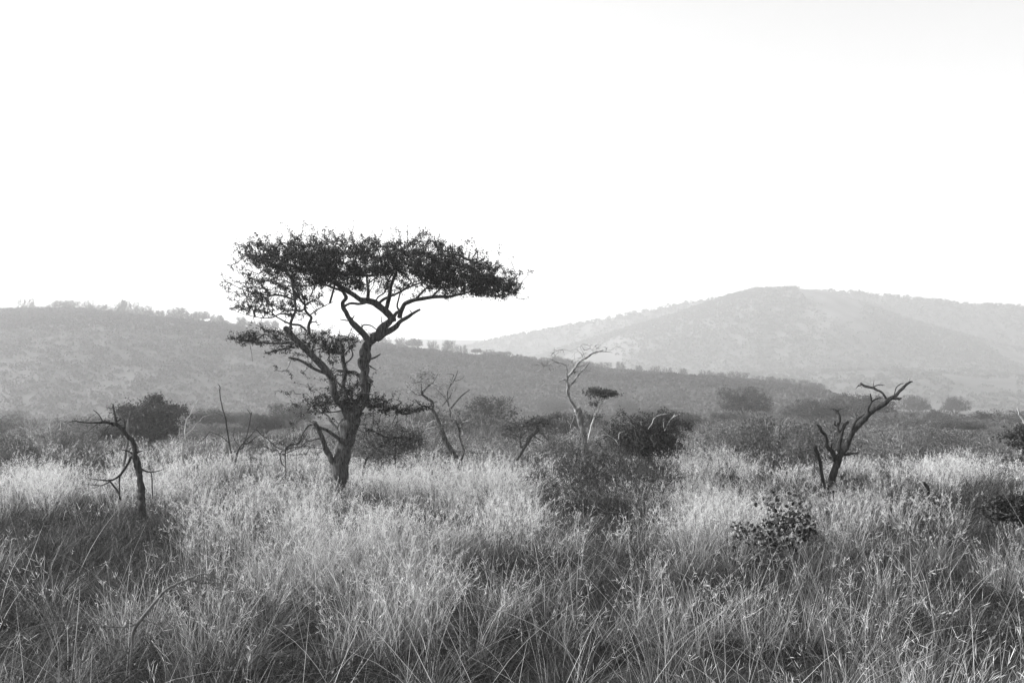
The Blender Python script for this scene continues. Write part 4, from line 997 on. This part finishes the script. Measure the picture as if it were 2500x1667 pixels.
def blades(mb, X, Y, h, w, nseg, lean, curve, t0, t1, a=None):
    """arching ribbons; a = the way each leans"""
    n = len(X)
    z = ground_z(X, Y) - .03
    if a is None: a = rng.uniform(0, 6.283, n)
    f = rng.uniform(0, 6.283, n); a2 = a + rng.normal(0, .5, n)
    dx = np.cos(a) * lean + .15 * lean; dy = np.sin(a) * lean
    cx = np.cos(a2) * curve; cy = np.sin(a2) * curve
    t = np.linspace(0, 1, nseg + 1)[None]
    px = X[:, None] + h[:, None] * (dx[:, None] * t + cx[:, None] * t ** 2)
    py = Y[:, None] + h[:, None] * (dy[:, None] * t + cy[:, None] * t ** 2)
    k = np.sqrt(np.clip(1 - (lean * .6)[:, None] ** 2, .3, 1))
    pz = z[:, None] + h[:, None] * (k * t - (curve ** 1.5)[:, None] * .45 * t ** 2.4)
    pz = np.maximum(pz, z[:, None] + .02)
    W = w[:, None] * (1 - .92 * t ** 1.8) * .5
    tw = f[:, None] + t * rng.uniform(-1.2, 1.2, n)[:, None]
    wx = np.cos(tw) * W; wy = np.sin(tw) * W
    V = np.stack([np.stack([px - wx, py - wy, pz], -1), np.stack([px + wx, py + wy, pz], -1)], 2)
    i = (np.arange(n) * (nseg + 1) * 2)[:, None]; j = (np.arange(nseg) * 2)[None]
    q = np.stack([i + j, i + j + 1, i + j + 3, i + j + 2], -1).reshape(-1, 4)
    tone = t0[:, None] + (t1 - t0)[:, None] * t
    mb.add(V.reshape(-1, 3), q, None, np.repeat(tone.reshape(-1), 2))
    return np.stack([px[:, -1], py[:, -1], pz[:, -1]], -1), np.stack([px[:, -1] - px[:, -2], py[:, -1] - py[:, -2], pz[:, -1] - pz[:, -2]], -1)

def panicles(mb, tip, dr, k, L, w, lo, hi):
    n = len(tip); d = norm(dr)
    i = np.repeat(np.arange(n), k); s = rng.uniform(0, 1, len(i))[:, None] ** .8
    b = tip[i] - d[i] * s * (L[i] * 2.2)[:, None]
    o = norm(d[i] * .9 + rng.normal(0, .55, (len(i), 3)))
    e = b + o * (L[i] * rng.uniform(.4, 1.1, len(i)))[:, None]
    sd = norm(np.cross(o, rng.normal(0, 1, (len(i), 3)))) * (w[i] * .5)[:, None]
    V = np.stack([b - sd * .6, b * .4 + e * .6 + sd, e, b * .4 + e * .6 - sd], 1)
    mb.add(V.reshape(-1, 3), np.arange(len(i) * 4).reshape(-1, 4), None, np.repeat(rng.uniform(lo, hi, len(i)), 4))

U = rng.uniform
def tufts(per_m2, Y0, Y1, half=.52, holes=True):
    area = (Y1 ** 2 - Y0 ** 2) * half * 1.35
    m = int(area * per_m2)
    Y = np.sqrt(U(Y0 ** 2, Y1 ** 2, m)); X = U(-half, half, m) * (1 + 1.4 / Y) * Y
    px = X / Y * F + 1250; py = HY + (CZ - .45) * F / np.maximum(Y, 1)
    D = patch(px, py) * np.clip(3.6 * (fbm(X * .42, Y * .30, 77, 3) - .5) + .95, .06, 1.9)
    k = (fbm(X * 1.5 + 7, Y * 1.1, 123, 2) > np.interp(Y, [6, 10], [.30, .39]) + .05 * (D < .5)) | (not holes)
    return X[k], Y[k], D[k]

def spread(X, Y, per, rad):
    n = len(X); i = np.repeat(np.arange(n), per); a = U(0, 6.283, len(i)); r = np.abs(rng.normal(0, 1, len(i))) * rad[i]
    return i, X[i] + np.cos(a) * r, Y[i] + np.sin(a) * r, a + rng.normal(0, .7, len(i))

gm = MB()
ZONES = [  # Y0, Y1, tussocks per m2, leaves each, stalks each, segments, width scale, height scale
    (4.2, 9.5, 9, 60, 8, 6, 1.0, .95),
    (9.5, 17, 9, 46, 12, 5, 1.35, .82),
    (17, 27, 8, 30, 11, 4, 2.0, .70),
    (27, 42, 6, 20, 9, 3, 2.9, .66),
    (42, 105, .4, 15, 6, 3, 4.5, .6)]
for Y0, Y1, pm, nl, nst, sg, ws, hs in ZONES:
    far = Y0 > 16
    # short green undergrowth everywhere, in small uneven sods
    X, Y, D = tufts(pm * (1.9 if far else 2.3), Y0, Y1, .52, False); m = len(X)
    i, x, y, a = spread(X, Y, 16 if not far else 9, U(.06, .2, m)); n = len(i); th = U(.5, 1.25, m)
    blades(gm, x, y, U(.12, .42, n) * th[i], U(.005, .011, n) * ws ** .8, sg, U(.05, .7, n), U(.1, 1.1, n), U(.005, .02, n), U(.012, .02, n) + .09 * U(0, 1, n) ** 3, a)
    # tussocks of dry arching leaves: each with its own height, colour and slump
    X, Y, D = tufts(pm, Y0, Y1)
    k = (U(0, 1, len(X)) < .25 + .75 * np.clip(D, 0, 1)) & (U(0, 1, len(X)) < np.interp(Y, [0, 30, 42, 50], [1, 1, .25, .8]))
    k &= ~((np.abs(X / Y * F - 410) < 260) & (np.abs(Y - 8.4) < 1.7) & (U(0, 1, len(X)) < .7))
    X, Y, D = X[k], Y[k], D[k]; m = len(X)
    th = U(.5, 1.3, m) * (.75 + .3 * np.clip(D, 0, 1.3)); tl = U(.6, 1.5, m); dry = np.clip(U(-.15, .8, m) + .45 * (D - .4), 0.04, 1)
    i, x, y, a = spread(X, Y, nl, U(.04, .13, m)); n = len(i)
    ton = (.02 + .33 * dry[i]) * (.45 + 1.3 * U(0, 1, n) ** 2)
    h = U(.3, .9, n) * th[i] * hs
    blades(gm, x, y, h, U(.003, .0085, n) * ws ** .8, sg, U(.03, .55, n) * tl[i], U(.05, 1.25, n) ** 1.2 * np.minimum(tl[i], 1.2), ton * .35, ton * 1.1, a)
    # seeding stalks rise out of the drier tussocks
    k = U(0, 1, m) < np.clip(D * .85, 0, 1); idx = np.where(k)[0]
    if len(idx):
        i, x, y, a = spread(X[idx], Y[idx], nst, U(.05, .16, len(idx))); n = len(i); j = idx[i]
        h = U(.55, 1.12, n) * (.7 + .35 * th[j]) * hs * (.85 + .2 * np.clip(D[j], 0, 1.3)); ton = U(.42, .80, n) * U(.75, 1.1, m)[j]
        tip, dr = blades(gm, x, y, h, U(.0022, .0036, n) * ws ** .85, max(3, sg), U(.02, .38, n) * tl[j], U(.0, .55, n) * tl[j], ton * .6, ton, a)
        k = U(0, 1, n) < (.85 if far else .5); q = int(k.sum())
        panicles(gm, tip[k], dr[k], 9 if far else 7, U(.05, .12, q), U(.0024, .004, q) * ws ** .8, .46, .78)
# long stray stalks and broken straws crossing in the near grass
X, Y, D = tufts(1.6, 6.2, 15); X = np.repeat(X, 3); Y = np.repeat(Y, 3); k = (X / Y * F + 1250 > 850) | (U(0, 1, len(X)) < .4); X, Y = X[k] + rng.normal(0, .15, int(k.sum())), Y[k]; n = len(X)
blades(gm, X, Y, U(.7, 1.4, n), U(.0035, .0085, n), 8, U(.05, .85, n), U(.0, 1.3, n) ** 1.5, U(.22, .4, n), U(.42, .66, n))
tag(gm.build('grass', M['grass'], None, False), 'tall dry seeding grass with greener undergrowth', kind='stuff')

# leafy herbs in the dark patches
hm = MB()
X, Y, D = tufts(7, 7, 40); k = U(0, 1, len(X)) < np.clip(.9 - D, 0, 1) * .8; X, Y = X[k], Y[k]
i, X, Y, _ = spread(X, Y, 42, U(.08, .28, len(X)))
z = ground_z(X, Y) + U(.05, .5, len(X)) ** 1.0
leaf_quads(hm, np.stack([X, Y, z], -1), .03, .03, .10, 1.8)
tag(hm.build('undergrowth', M['leaf'], None, False), 'low leafy herbs darkening patches of the grass', kind='stuff')

# ----------------------------------------------------------------------------- air, light, sky, camera
def box(name, lo, hi, mat):
    v = [(x, y, z) for x in (lo[0], hi[0]) for y in (lo[1], hi[1]) for z in (lo[2], hi[2])]
    q = [(0, 1, 3, 2), (4, 6, 7, 5), (0, 4, 5, 1), (2, 3, 7, 6), (0, 2, 6, 4), (1, 5, 7, 3)]
    me = bpy.data.meshes.new(name); me.from_pydata(v, [], q); me.update(); me.materials.append(mat)
    o = bpy.data.objects.new(name, me); C.objects.link(o); return o
hz = bpy.data.materials.new('haze_air'); hz.use_nodes = True
nt = hz.node_tree; nt.nodes.clear()
vol = nt.nodes.new('ShaderNodeVolumePrincipled'); vol.inputs['Color'].default_value = (.97, .97, .97, 1)
vol.inputs['Density'].default_value = 6e-4; vol.inputs['Anisotropy'].default_value = .3
out = nt.nodes.new('ShaderNodeOutputMaterial'); nt.links.new(vol.outputs[0], out.inputs['Volume'])
tag(box('haze', (-6100, -45, -40), (6100, 4700, 225), hz), 'pale morning haze filling the valley', kind='stuff')

SUN_EL, SUN_AZ = math.radians(27), math.radians(-82)     # azimuth from the viewing direction, minus = left
to_sun = Vector((math.sin(SUN_AZ) * math.cos(SUN_EL), math.cos(SUN_AZ) * math.cos(SUN_EL), math.sin(SUN_EL)))
sl = bpy.data.lights.new('sun', 'SUN'); sl.energy = 5.0; sl.angle = math.radians(.6); sl.color = (1, 1, 1)
so = bpy.data.objects.new('sun', sl); C.objects.link(so); so.rotation_euler = to_sun.to_track_quat('Z', 'Y').to_euler(); so.location = (-40, 20, 60)

w = bpy.data.worlds.new('World'); scene.world = w; w.use_nodes = True
nt = w.node_tree; nt.nodes.clear()
sky = nt.nodes.new('ShaderNodeTexSky'); sky.sky_type = 'NISHITA'; sky.sun_disc = False
sky.sun_elevation = SUN_EL; sky.sun_rotation = SUN_AZ; sky.air_density = 1.2; sky.dust_density = 2.0; sky.ozone_density = 1.0
bw = nt.nodes.new('ShaderNodeRGBToBW'); bg = nt.nodes.new('ShaderNodeBackground'); bg.inputs['Strength'].default_value = .15
wo = nt.nodes.new('ShaderNodeOutputWorld')
nt.links.new(sky.outputs[0], bw.inputs[0]); nt.links.new(bw.outputs[0], bg.inputs['Color']); nt.links.new(bg.outputs[0], wo.inputs['Surface'])

cam = bpy.data.cameras.new('camera'); cam.lens = 40.0; cam.sensor_width = 36.0; cam.shift_y = (HY - 833.5) / 2500.0
cam.clip_start = .1; cam.clip_end = 20000
co = bpy.data.objects.new('camera', cam); C.objects.link(co); co.location = (0, 0, CZ); co.rotation_euler = (math.radians(90), 0, 0)
scene.camera = co

scene.render.engine = 'CYCLES'
scene.view_settings.view_transform = 'Standard'; scene.view_settings.look = 'None'; scene.view_settings.exposure = 1.03; scene.view_settings.gamma = 1
cy = scene.cycles
cy.use_denoising = True; cy.denoising_prefilter = 'ACCURATE'; cy.denoising_input_passes = 'RGB_ALBEDO_NORMAL'
cy.max_bounces = 6; cy.diffuse_bounces = 3; cy.transmission_bounces = 4; cy.transparent_max_bounces = 4; cy.volume_bounces = 1
cy.use_adaptive_sampling = True; cy.adaptive_threshold = .01
cy.sample_clamp_indirect = 4
